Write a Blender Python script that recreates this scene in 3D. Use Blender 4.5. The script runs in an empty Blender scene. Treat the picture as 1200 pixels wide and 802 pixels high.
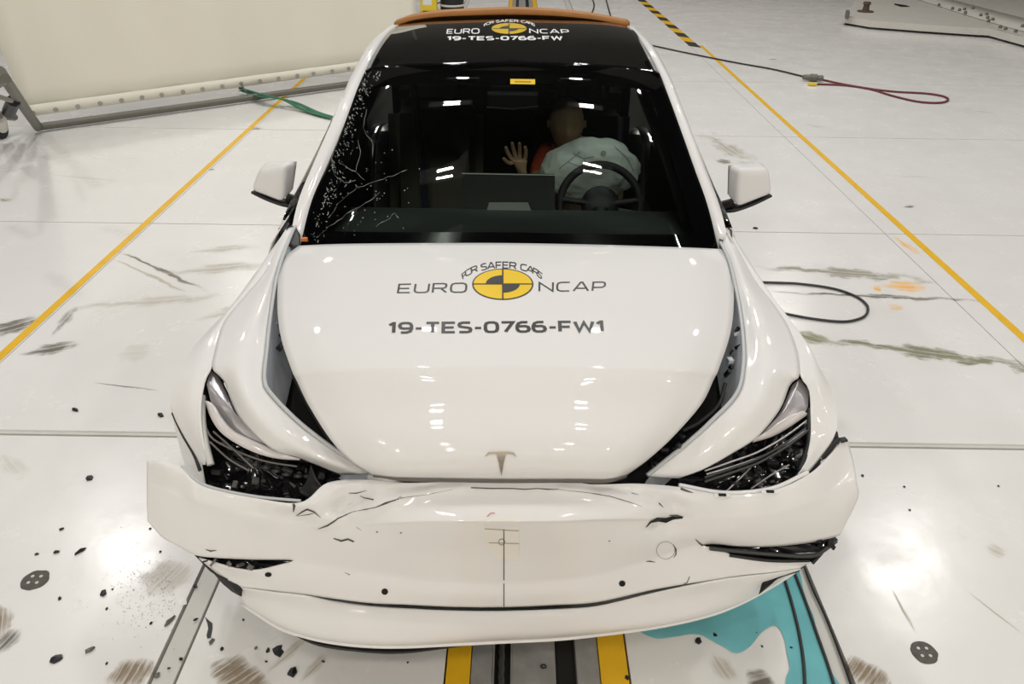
import bpy, bmesh, math, random
from mathutils import Vector, Matrix, noise
from mathutils.bvhtree import BVHTree
from mathutils.geometry import tessellate_polygon
random.seed(7)
S = bpy.context.scene
COL = S.collection
V = Vector
# ---------------------------------------------------------------- camera
W, H, F = 1200.0, 802.0, 28.0/36.0*1200.0
CAM = V((0.04, -1.57, 2.08))
vy = V((9.6, 538.0, -F)).normalized()
r = 0.0145
vx = V((math.cos(r), -math.sin(r), (9.6*math.cos(r) - 538*math.sin(r))/F)).normalized()
vx = (vx - vy*vx.dot(vy)).normalized()
vz = vx.cross(vy)
R = Matrix((vx, vy, vz))          # rows: world axes seen in camera space = camera axes as columns in world space
cd = bpy.data.cameras.new('camera'); cd.lens = 28; cd.sensor_width = 36; cd.clip_end = 200
cam = bpy.data.objects.new('camera', cd); COL.objects.link(cam)
cam.matrix_world = Matrix.Translation(CAM) @ R.to_4x4()
S.camera = cam
# ---------------------------------------------------------------- world, exposure
wd = bpy.data.worlds.new('world'); S.world = wd; wd.use_nodes = True
wd.node_tree.nodes['Background'].inputs[0].default_value = (1, 1, 1, 1)
wd.node_tree.nodes['Background'].inputs[1].default_value = 0.10
S.view_settings.view_transform = 'Standard'; S.view_settings.look = 'None'
S.view_settings.gamma = 1; S.view_settings.use_curve_mapping = False
S.view_settings.exposure = -0.36
LAMP_W = 34.0
# ---------------------------------------------------------------- helpers
def ray(px, py):
    return (R @ V((px - W/2, H/2 - py, -F))).normalized()
def at(px, py, z=None, y=None, x=None):
    d = ray(px, py)
    if z is not None: t = (z - CAM.z)/d.z
    elif y is not None: t = (y - CAM.y)/d.y
    else: t = (x - CAM.x)/d.x
    return CAM + d*t
def pt(p):
    if isinstance(p, Vector): return p
    if len(p) == 3: return at(p[0], p[1], z=p[2])
    return at(p[0], p[1], y=p[3])
def obj(name, me, m, parent=None, kind=None):
    if isinstance(me, bmesh.types.BMesh):
        b = me; me = bpy.data.meshes.new(name); b.to_mesh(me); b.free()
    if m is not None and not me.materials: me.materials.append(m)
    o = bpy.data.objects.new(name, me); COL.objects.link(o)
    if parent is not None: o.parent = parent
    if kind: o['kind'] = kind
    return o
def tag(o, label, cat, group=None):
    o['label'] = label; o['category'] = cat
    if group: o['group'] = group
    return o
def thing(name, label, cat, loc=(0, 0, 0), group=None):
    o = bpy.data.objects.new(name, None); COL.objects.link(o); o.location = loc
    o.empty_display_size = 0.05
    return tag(o, label, cat, group)
def smooth(me, ang=35):
    for p in me.polygons: p.use_smooth = True
    try: me.set_sharp_from_angle(angle=math.radians(ang))
    except Exception: pass
def mk(name, vs, fs, m, parent=None, sm=True, ang=35, kind=None):
    me = bpy.data.meshes.new(name); me.from_pydata([tuple(v) for v in vs], [], fs); me.update()
    if sm: smooth(me, ang)
    return obj(name, me, m, parent, kind)
def solid(o, t, off=-1):
    md = o.modifiers.new('Solidify', 'SOLIDIFY'); md.thickness = t; md.offset = off
    return o
def cr(a, b, c, d, t):
    return 0.5*((2*b) + (c - a)*t + (2*a - 5*b + 4*c - d)*t*t + (3*b - a - 3*c + d)*t*t*t)
def spline(pts, n, chord=True):
    """n+1 points along a Catmull-Rom through pts, spread by segment length"""
    pts = [V(p) for p in pts]; out = []
    L = [0]
    for i in range(len(pts)-1): L.append(L[-1] + max((pts[i+1]-pts[i]).length, 1e-6))
    for k in range(n+1):
        s = L[-1]*k/n; i = 0
        while i < len(pts)-2 and s > L[i+1]: i += 1
        t = (s - L[i])/(L[i+1]-L[i])
        if chord == 'lin': out.append(pts[i].lerp(pts[i+1], t)); continue
        a = pts[i-1] if i > 0 else pts[i]*2 - pts[i+1]
        d = pts[i+2] if i+2 < len(pts) else pts[i+1]*2 - pts[i]
        out.append(cr(a, pts[i], pts[i+1], d, t))
    return out
def fine(grid, su, sv):
    """Catmull-Rom refinement of a control grid (rows of points), su pieces across, sv along"""
    def line(pts, s):
        out = []
        for i in range(len(pts)-1):
            a = pts[i-1] if i > 0 else pts[i]*2 - pts[i+1]
            d = pts[i+2] if i+2 < len(pts) else pts[i+1]*2 - pts[i]
            for k in range(s): out.append(cr(a, pts[i], pts[i+1], d, k/s))
        out.append(pts[-1].copy()); return out
    rows = [line([pt(p) for p in r_], su) for r_ in grid]
    cols = [line([r_[j] for r_ in rows], sv) for j in range(len(rows[0]))]
    return [[cols[j][i] for j in range(len(cols))] for i in range(len(cols[0]))]
def gridmesh(rows, face=None, cut=None):
    nv, nu = len(rows), len(rows[0])
    vs = [p for r_ in rows for p in r_]
    fs = []
    for i in range(nv-1):
        for j in range(nu-1):
            if cut and cut(i, j): continue
            fs.append((i*nu+j, i*nu+j+1, (i+1)*nu+j+1, (i+1)*nu+j))
    tgt = face if face is not None else CAM
    s = 0
    for f in fs:
        n = (vs[f[1]]-vs[f[0]]).cross(vs[f[3]]-vs[f[0]]); c = (vs[f[0]]+vs[f[2]])/2
        s += n.dot(tgt - c)
    if s < 0: fs = [f[::-1] for f in fs]
    return vs, fs
def skin(name, rows, m, parent, t=0.003, face=None, ang=35, cut=None, off=-1):
    vs, fs = gridmesh(rows, face, cut)
    o = mk(name, vs, fs, m, parent, ang=ang)
    if t: solid(o, t, off)
    return o
def loft(a, b, n, m_=1, bulge=0.0, up=V((0, 0, 1)), chord=True, mid=None):
    """surface between two polylines; mid: optional extra polylines between"""
    lines = [a] + (mid or []) + [b]
    ls = [spline([pt(p) for p in l], n, chord) for l in lines]
    out = []
    for k in range(len(ls)-1):
        for q in range(m_ if k < len(ls)-2 else m_+1):
            t = q/m_
            row = []
            for j in range(n+1):
                A, B = ls[k][j], ls[k+1][j]
                if len(ls) > 2:
                    P0 = ls[k-1][j] if k > 0 else A*2-B
                    P3 = ls[k+2][j] if k+2 < len(ls) else B*2-A
                    p = cr(P0, A, B, P3, t)
                else: p = A.lerp(B, t)
                row.append(p + up*bulge*math.sin(math.pi*t))
            out.append(row)
    return out
def box(bm, c, s, rot=None):
    m_ = Matrix.Translation(V(c))
    if rot is not None: m_ = m_ @ (rot if isinstance(rot, Matrix) else Matrix.Rotation(rot, 4, 'Z'))
    m_ = m_ @ Matrix.Diagonal((s[0], s[1], s[2], 1))
    return bmesh.ops.create_cube(bm, size=1, matrix=m_)['verts']
def boxo(name, c, s, m, parent=None, rot=None, bev=0.0, kind=None):
    bm = bmesh.new(); box(bm, c, s, rot)
    if bev: bmesh.ops.bevel(bm, geom=bm.edges[:], offset=bev, segments=2, affect='EDGES', profile=0.5)
    return obj(name, bm, m, parent, kind)
def tubev(pts, rad, n=10, closed=False, taper=None):
    pts = [V(p) for p in pts]; vs = []; fs = []
    up = None; N = len(pts)
    for i, p in enumerate(pts):
        a = pts[(i-1) % N] if (i > 0 or closed) else p
        b = pts[(i+1) % N] if (i < N-1 or closed) else p
        t = (b - a).normalized()
        if up is None: up = V((0, 0, 1)) if abs(t.z) < 0.9 else V((1, 0, 0))
        s = t.cross(up).normalized(); up = s.cross(t).normalized()
        rr = taper[i] if taper else rad
        for k in range(n):
            an = 2*math.pi*k/n
            vs.append(p + s*math.cos(an)*rr + up*math.sin(an)*rr)
    M = N if closed else N-1
    for i in range(M):
        for k in range(n):
            j = (i+1) % N
            fs.append((i*n+k, i*n+(k+1) % n, j*n+(k+1) % n, j*n+k))
    if not closed:
        fs.append(tuple(range(n))[::-1]); fs.append(tuple((N-1)*n+k for k in range(n)))
    return vs, fs
def tube(name, pts, rad, m, parent=None, n=10, closed=False, taper=None, res=None):
    if res: pts = spline(pts, res)
    vs, fs = tubev(pts, rad, n, closed, taper)
    return mk(name, vs, fs, m, parent, ang=50)
def joinmesh(lst):
    vs, fs = [], []
    for a, b in lst:
        k = len(vs); vs += list(a); fs += [tuple(i+k for i in f) for f in b]
    return vs, fs
def lathe(name, prof, m, parent=None, mat4=None, n=32, ang=40, cap=True):
    vs, fs = [], []
    for (rr, z) in prof:
        for k in range(n):
            a = 2*math.pi*k/n; vs.append(V((rr*math.cos(a), rr*math.sin(a), z)))
    for i in range(len(prof)-1):
        for k in range(n):
            fs.append((i*n+k, i*n+(k+1) % n, (i+1)*n+(k+1) % n, (i+1)*n+k))
    if cap and prof[0][0] > 0: fs.append(tuple(range(n))[::-1])
    if cap and prof[-1][0] > 0: fs.append(tuple((len(prof)-1)*n+k for k in range(n)))
    if mat4: vs = [mat4 @ v for v in vs]
    return mk(name, vs, fs, m, parent, ang=ang)
def patch(name, outline, m, parent, bulge=0.01, rings=5, up=V((0, 0, 1)), t=0.0, res=40, centre=None, jit=0):
    pl = spline([pt(p) for p in outline] + [pt(outline[0])], res, 'lin')[:-1]
    c = pt(centre) if centre else sum(pl, V())/len(pl)
    vs, fs = [], []; n = len(pl)
    for k in range(rings):
        s = 1 - k/rings
        for p in pl:
            q = c + (p-c)*s + up*bulge*(1-s*s)
            if jit: q += V((noise.noise(q*40), noise.noise(q*40+V((9, 9, 9))), noise.noise(q*30+V((3, 5, 7)))))*jit*(1 if k else 0)
            vs.append(q)
    vs.append(c + up*bulge); cc = len(vs)-1
    for k in range(rings-1):
        for j in range(n): fs.append((k*n+j, k*n+(j+1) % n, (k+1)*n+(j+1) % n, (k+1)*n+j))
    for j in range(n): fs.append(((rings-1)*n+j, (rings-1)*n+(j+1) % n, cc))
    nn = sum(((vs[f[1]]-vs[f[0]]).cross(vs[f[-1]]-vs[f[0]]) for f in fs), V())
    if nn.dot(CAM - c) < 0: fs = [f[::-1] for f in fs]
    o = mk(name, vs, fs, m, parent, ang=60)
    if t: solid(o, t)
    return o
# ---- decals: flat print laid on a surface
def bvh(o):
    me = o.data
    return BVHTree.FromPolygons([v.co.copy() for v in me.vertices], [tuple(p.vertices) for p in me.polygons])
def drop(tree, px, py, off=0.0012):
    d = ray(px, py); h = tree.ray_cast(CAM, d)
    if h[0] is None: return None
    n = h[1] if h[1].dot(d) < 0 else -h[1]
    return h[0] + n*off
def decal(name, tree, polys, m, parent, off=0.0012, seg=3.0):
    """polys: list of 2D (px,py) meshes (verts, faces)"""
    bm = bmesh.new()
    for vs, fs in polys:
        b = [bm.verts.new((x, y, 0)) for x, y in vs]
        for f in fs:
            try: bm.faces.new([b[i] for i in f])
            except ValueError: pass
    for _ in range(4):
        es = [e for e in bm.edges if e.calc_length() > seg*1.6]
        if not es: break
        bmesh.ops.subdivide_edges(bm, edges=es, cuts=1)
        bmesh.ops.triangulate(bm, faces=[f for f in bm.faces if len(f.verts) > 4])
    bad = []
    for v in bm.verts:
        q = drop(tree, v.co.x, v.co.y, off)
        if q is None: bad.append(v)
        else: v.co = q
    bmesh.ops.delete(bm, geom=bad, context='VERTS')
    for f in bm.faces:
        f.normal_update()
        if f.normal.dot(CAM - f.calc_center_median()) < 0: f.normal_flip()
    return obj(name, bm, m, parent)
def strip2(pl, w):
    """polyline in px, width (float or list) -> quads"""
    n = len(pl); ws = w if isinstance(w, (list, tuple)) else [w]*n
    vs = []
    for i, (x, y) in enumerate(pl):
        a = pl[max(i-1, 0)]; b = pl[min(i+1, n-1)]
        t = V((b[0]-a[0], b[1]-a[1])).normalized(); s = V((-t.y, t.x))*ws[i]/2
        vs += [(x+s.x, y+s.y), (x-s.x, y-s.y)]
    return vs, [(2*i, 2*i+1, 2*i+3, 2*i+2) for i in range(n-1)]
def poly2(pl):
    tr = tessellate_polygon([[V((x, y, 0)) for x, y in pl]])
    return pl, [tuple(t) for t in tr]
def ell2(cx, cy, rx, ry, a0=0, a1=360, n=40, inner=0.0, rot=0):
    vs, fs = [], []
    for k in range(n+1):
        a = math.radians(a0 + (a1-a0)*k/n)
        for q in (1.0, inner):
            x, y = rx*q*math.cos(a), -ry*q*math.sin(a)
            c, s = math.cos(rot), math.sin(rot)
            vs.append((cx + x*c - y*s, cy + x*s + y*c))
    for k in range(n): fs.append((2*k, 2*k+1, 2*k+3, 2*k+2))
    return vs, fs
GL = {  # stroke letters: width, polylines (x 0..w, y 0..1)
 'E': (.78, [[(.78,1),(0,1),(0,0),(.78,0)], [(0,.5),(.70,.5)]]), 'F': (.74, [[(.74,1),(0,1),(0,0)], [(0,.48),(.66,.48)]]),
 'U': (.90, [[(0,1),(0,.25),(.06,.08),(.22,0),(.68,0),(.84,.08),(.90,.25),(.90,1)]]),
 'R': (.88, [[(0,0),(0,1),(.66,1),(.82,.93),(.86,.76),(.82,.55),(.66,.47),(0,.47)], [(.50,.47),(.88,0)]]),
 'O': (1.0, [[(.26,0),(.74,0),(.93,.09),(1,.3),(1,.7),(.93,.91),(.74,1),(.26,1),(.07,.91),(0,.7),(0,.3),(.07,.09),(.26,0),(.30,0)]]),
 '0': (.80, [[(.24,0),(.56,0),(.73,.09),(.80,.3),(.80,.7),(.73,.91),(.56,1),(.24,1),(.07,.91),(0,.7),(0,.3),(.07,.09),(.24,0),(.28,0)]]),
 'N': (.92, [[(0,0),(0,1),(.92,0),(.92,1)]]), 'C': (.84, [[(.84,1),(.28,1),(.07,.91),(0,.7),(0,.3),(.07,.09),(.28,0),(.84,0)]]),
 'A': (1.0, [[(0,0),(.44,1),(.56,1),(1,0)], [(.16,.30),(.84,.30)]]), 'P': (.82, [[(0,0),(0,1),(.60,1),(.77,.92),(.82,.70),(.77,.48),(.60,.38),(0,.38)]]),
 'S': (.78, [[(.74,1),(.22,1),(.05,.92),(0,.76),(.05,.60),(.22,.54),(.56,.47),(.73,.40),(.78,.24),(.73,.07),(.56,0),(.02,0)]]),
 'T': (.86, [[(0,1),(.86,1)], [(.43,1),(.43,0)]]), 'W': (1.2, [[(0,1),(.26,0),(.60,.92),(.94,0),(1.2,1)]]),
 '1': (.40, [[(0,.78),(.26,1),(.30,1),(.30,0)]]), '7': (.76, [[(0,1),(.76,1),(.26,0)]]), '-': (.42, [[(0,.42),(.42,.42)]]),
 '9': (.80, [[(.10,0),(.50,0),(.72,.12),(.80,.40),(.80,.70),(.72,.92),(.56,1),(.24,1),(.07,.92),(0,.72),(.07,.50),(.24,.42),(.78,.44)]]),
 '6': (.80, [[(.70,1),(.32,1),(.10,.88),(0,.60),(0,.30),(.08,.08),(.24,0),(.56,0),(.73,.08),(.80,.28),(.73,.50),(.56,.58),(.02,.56)]]),
 ' ': (.35, [])}
def stroke(pl, w):
    n = len(pl); L_, R2_ = [], []
    for i, p in enumerate(pl):
        p = V(p); a = V(pl[i-1]) if i else None; b = V(pl[i+1]) if i < n-1 else None
        t1 = (p-a).normalized() if a is not None else None; t2 = (b-p).normalized() if b is not None else None
        if t1 is None: t1 = t2
        if t2 is None: t2 = t1
        n1 = V((-t1.y, t1.x)); n2 = V((-t2.y, t2.x)); m_ = (n1+n2)
        if m_.length < .2: m_ = n1.copy()
        m_.normalize(); k = w/2/max(.42, m_.dot(n1))
        L_.append(p+m_*k); R2_.append(p-m_*k)
    vs = []
    for a, b in zip(L_, R2_): vs += [tuple(a), tuple(b)]
    return vs, [(2*i, 2*i+1, 2*i+3, 2*i+2) for i in range(n-1)]
def glyphs(txt, bold=0.11, space=0.28):
    x = 0; vs, fs = [], []
    for ch in txt:
        w_, pls = GL[ch]
        for pl in pls:
            v_, f_ = stroke([(x+px_, py_) for px_, py_ in pl], bold)
            k = len(vs); vs += v_; fs += [tuple(i+k for i in f) for f in f_]
        x += w_+space+bold*.6
    return vs, fs
def text2(txt, tl, tr, bl, br, bold=0.11, space=.28):
    vs, fs = glyphs(txt, bold, space)
    x0 = min(v[0] for v in vs); x1 = max(v[0] for v in vs); y0 = min(v[1] for v in vs); y1 = max(v[1] for v in vs)
    out = []
    for x, y in vs:
        u = (x-x0)/(x1-x0); v = (y-y0)/(y1-y0)
        b = (bl[0]+(br[0]-bl[0])*u, bl[1]+(br[1]-bl[1])*u); t = (tl[0]+(tr[0]-tl[0])*u, tl[1]+(tr[1]-tl[1])*u)
        out.append((b[0]+(t[0]-b[0])*v, b[1]+(t[1]-b[1])*v))
    return out, fs
def arc2(txt, cx, cy, rx, ry, a0, a1, h, hw, bold=0.14):
    """letters set one by one along an ellipse from angle a0 to a1 (degrees)"""
    vs, fs = [], []
    tot = sum(GL[c][0]+.26 for c in txt); s = 0
    for ch in txt:
        w_, pls = GL[ch]; a = math.radians(a0 + (a1-a0)*(s+w_/2+.13)/tot); s += w_+.26
        p = (cx+rx*math.cos(a), cy-ry*math.sin(a))
        tx, ty = rx*math.sin(a), ry*math.cos(a); l = math.hypot(tx, ty); tx /= l; ty /= l
        for pl in pls:
            v_, f_ = stroke(pl, bold); k = len(vs)
            for x, y in v_:
                dx = (x-w_/2)*hw; dy = y*h
                vs.append((p[0]+tx*dx+ty*dy*.35, p[1]+ty*dx-abs(tx)*dy))
            fs += [tuple(i+k for i in f) for f in f_]
    return [(vs, fs)]
# ---------------------------------------------------------------- materials
def nt(m): m.use_nodes = True; return m.node_tree
def mat(name, col, rough=0.5, metal=0.0, coat=0.0, bump=0.0, bscale=60.0, vary=0.0, vscale=8.0, spec=0.5, emit=None, es=0):
    m = bpy.data.materials.new(name); t = nt(m); b = t.nodes['Principled BSDF']
    b.inputs['Base Color'].default_value = (*col, 1); b.inputs['Roughness'].default_value = rough
    b.inputs['Metallic'].default_value = metal; b.inputs['Coat Weight'].default_value = coat
    b.inputs['Coat Roughness'].default_value = 0.03; b.inputs['Specular IOR Level'].default_value = spec
    if emit: b.inputs['Emission Color'].default_value = (*emit, 1); b.inputs['Emission Strength'].default_value = es
    tc = t.nodes.new('ShaderNodeNewGeometry')
    if vary:
        n = t.nodes.new('ShaderNodeTexNoise'); n.inputs['Scale'].default_value = vscale; n.inputs['Detail'].default_value = 6
        t.links.new(tc.outputs['Position'], n.inputs['Vector'])
        mx = t.nodes.new('ShaderNodeMix'); mx.data_type = 'RGBA'
        mx.inputs[6].default_value = (*[max(0, c*(1-vary)) for c in col], 1); mx.inputs[7].default_value = (*[min(1, c*(1+vary*0.6)) for c in col], 1)
        t.links.new(n.outputs['Fac'], mx.inputs[0]); t.links.new(mx.outputs[2], b.inputs['Base Color'])
    if bump:
        n = t.nodes.new('ShaderNodeTexNoise'); n.inputs['Scale'].default_value = bscale; n.inputs['Detail'].default_value = 4
        t.links.new(tc.outputs['Position'], n.inputs['Vector'])
        bp = t.nodes.new('ShaderNodeBump'); bp.inputs['Strength'].default_value = bump; bp.inputs['Distance'].default_value = 0.01
        t.links.new(n.outputs['Fac'], bp.inputs['Height']); t.links.new(bp.outputs['Normal'], b.inputs['Normal'])
    return m
def glassmat(name, tint, refl=1.0, rough=0.0):
    m = bpy.data.materials.new(name); t = nt(m); t.nodes.remove(t.nodes['Principled BSDF'])
    tr = t.nodes.new('ShaderNodeBsdfTransparent'); tr.inputs[0].default_value = (*tint, 1)
    gl = t.nodes.new('ShaderNodeBsdfGlossy'); gl.inputs['Roughness'].default_value = rough; gl.inputs[0].default_value = (refl, refl, refl, 1)
    fr = t.nodes.new('ShaderNodeFresnel'); fr.inputs[0].default_value = 1.5
    mx = t.nodes.new('ShaderNodeMixShader')
    t.links.new(fr.outputs[0], mx.inputs[0]); t.links.new(tr.outputs[0], mx.inputs[1]); t.links.new(gl.outputs[0], mx.inputs[2])
    t.links.new(mx.outputs[0], t.nodes['Material Output'].inputs[0]); return m
M = {}
M['paint'] = mat('white_car_paint', (0.80, 0.797, 0.787), 0.5, coat=0.55, vary=0.02, vscale=3, spec=0.15)
M['paint_edge'] = mat('raw_edge', (0.5, 0.5, 0.48), 0.5)
M['black'] = mat('black_plastic', (0.008, 0.008, 0.009), 0.45, bump=0.15, bscale=90)
M['gloss_black'] = mat('gloss_black', (0.004, 0.004, 0.005), 0.12, coat=0.5)
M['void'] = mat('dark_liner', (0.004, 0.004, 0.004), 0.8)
M['roofglass'] = mat('roof_glass', (0.004, 0.005, 0.005), 0.02, spec=0.55)
M['glass'] = glassmat('windscreen_glass', (0.62, 0.68, 0.65))
M['sideglass'] = glassmat('side_glass', (0.45, 0.5, 0.48))
M['lens'] = glassmat('lens_plastic', (0.85, 0.85, 0.87), rough=0.02)
M['chrome'] = mat('headlamp_reflector', (0.50, 0.48, 0.49), 0.3, metal=0.6)
M['whitelens'] = mat('daylight_strip', (0.66, 0.63, 0.62), 0.15, coat=1.0)
M['alu'] = mat('painted_apron', (0.62, 0.66, 0.72), 0.4, coat=0.3)
M['seal'] = mat('grey_seal', (0.52, 0.54, 0.55), 0.45)
M['rubber'] = mat('rubber', (0.012, 0.012, 0.012), 0.6)
M['decal'] = mat('black_print', (0.02, 0.02, 0.02), 0.4)
M['yellow_print'] = mat('yellow_print', (0.90, 0.60, 0.0), 0.35, coat=0.5)
M['white_print'] = mat('white_print', (0.8, 0.8, 0.8), 0.5)
M['crack'] = mat('crack_line', (0.09, 0.08, 0.07), 0.8)
M['faint'] = mat('pencil_line', (0.28, 0.26, 0.24), 0.8)
M['red'] = mat('red_ink', (0.6, 0.12, 0.08), 0.7)
M['tape'] = mat('paper_tape', (0.80, 0.775, 0.72), 0.6)
M['badge'] = mat('brushed_badge', (0.42, 0.38, 0.32), 0.3, metal=0.9)
M['orange'] = mat('orange_tape', (0.42, 0.17, 0.03), 0.55, vary=0.25, vscale=12)
M['orange_clip'] = mat('orange_clip', (0.8, 0.2, 0.03), 0.5)
M['dash'] = mat('dashboard_skin', (0.055, 0.062, 0.058), 0.6, bump=0.1, bscale=200)
M['trim'] = mat('pillar_trim', (0.62, 0.63, 0.60), 0.8)
M['seat'] = mat('seat_leatherette', (0.012, 0.012, 0.012), 0.5)
M['seatlight'] = mat('seat_cover', (0.10, 0.09, 0.06), 0.7, vary=0.3, vscale=9)
M['screen'] = mat('screen_back', (0.035, 0.035, 0.035), 0.4)
M['stand'] = mat('screen_stand', (0.35, 0.38, 0.37), 0.35)
M['airbag'] = mat('airbag_fabric', (0.78, 0.84, 0.80), 0.8, vary=0.12, vscale=18, bump=0.6, bscale=25)
M['airbag_ink'] = mat('airbag_stamp', (0.34, 0.38, 0.36), 0.8)
M['dummy'] = mat('dummy_vinyl', (0.42, 0.27, 0.16), 0.6)
M['shirt'] = mat('orange_shirt', (0.45, 0.06, 0.015), 0.8)
M['jeans'] = mat('dark_shorts', (0.06, 0.03, 0.03), 0.8)
M['tyre'] = mat('tyre', (0.015, 0.015, 0.015), 0.7)
M['rim'] = mat('wheel_rim', (0.35, 0.35, 0.36), 0.35, metal=0.8)
M['steel'] = mat('track_steel', (0.34, 0.335, 0.32), 0.5, metal=0.1, vary=0.45, vscale=14, bump=0.2, bscale=40)
M['slot'] = mat('track_slot', (0.02, 0.018, 0.016), 0.7, vary=0.5, vscale=20)
M['wire'] = mat('wire_rope', (0.16, 0.15, 0.14), 0.45, metal=0.6)
M['yline'] = mat('yellow_floor_paint', (0.86, 0.50, 0.02), 0.35, vary=0.15, vscale=10)
M['bline'] = mat('black_floor_tape', (0.03, 0.03, 0.03), 0.5)
M['gap'] = mat('joint_base', (0.10, 0.095, 0.085), 0.8, vary=0.5, vscale=15)  # dark grey of the sub-base seen through open joints
M['cover'] = mat('joint_cover', (0.62, 0.62, 0.58), 0.4, vary=0.12, vscale=9)
M['plug'] = mat('floor_plug', (0.10, 0.095, 0.08), 0.6, vary=0.6, vscale=60)
M['curtain'] = mat('cream_tarpaulin', (0.80, 0.77, 0.66), 0.7, vary=0.05, vscale=1.2)
M['band'] = mat('tarpaulin_hem', (0.78, 0.75, 0.645), 0.6)
M['eyelet'] = mat('eyelet', (0.38, 0.37, 0.33), 0.4, metal=0.6)
M['bar'] = mat('grey_steel_tube', (0.15, 0.145, 0.12), 0.5, metal=0.3)
M['green'] = mat('green_webbing', (0.03, 0.16, 0.09), 0.8)
M['cable_black'] = mat('black_cable', (0.03, 0.03, 0.032), 0.45)
M['cable_red'] = mat('red_cable', (0.14, 0.015, 0.02), 0.5)
M['wall'] = mat('hall_wall', (0.70, 0.68, 0.63), 0.8)
M['wall_back'] = mat('far_wall', (0.22, 0.21, 0.20), 0.8)
M['wall_dark'] = mat('barrier_wall', (0.60, 0.57, 0.53), 0.8)
M['ceil'] = mat('hall_ceiling', (0.03, 0.03, 0.033), 0.9)
M['lamphouse'] = mat('lamp_housing', (0.4, 0.4, 0.4), 0.5)
M['platform'] = mat('platform_paint', (0.62, 0.60, 0.55), 0.45, vary=0.1, vscale=4)
M['platform_dark'] = mat('platform_dark_edge', (0.012, 0.01, 0.04), 0.5)  # bluish black of the skirt below the deck edge
M['yellow_dev'] = mat('yellow_plastic', (0.80, 0.58, 0.03), 0.4)
M['shard'] = mat('broken_black_plastic', (0.010, 0.010, 0.011), 0.35)
M['shard_grey'] = mat('broken_grey_plastic', (0.14, 0.13, 0.12), 0.4)
M['shard_white'] = mat('broken_painted_plastic', (0.85, 0.85, 0.82), 0.3)
M['sparkle'] = mat('crushed_glass', (0.42, 0.45, 0.43), 0.3)
# coolant
mc = mat('coolant', (0.20, 0.56, 0.60), 0.06, coat=0.5, vary=0.25, vscale=7); M['coolant'] = mc
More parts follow.
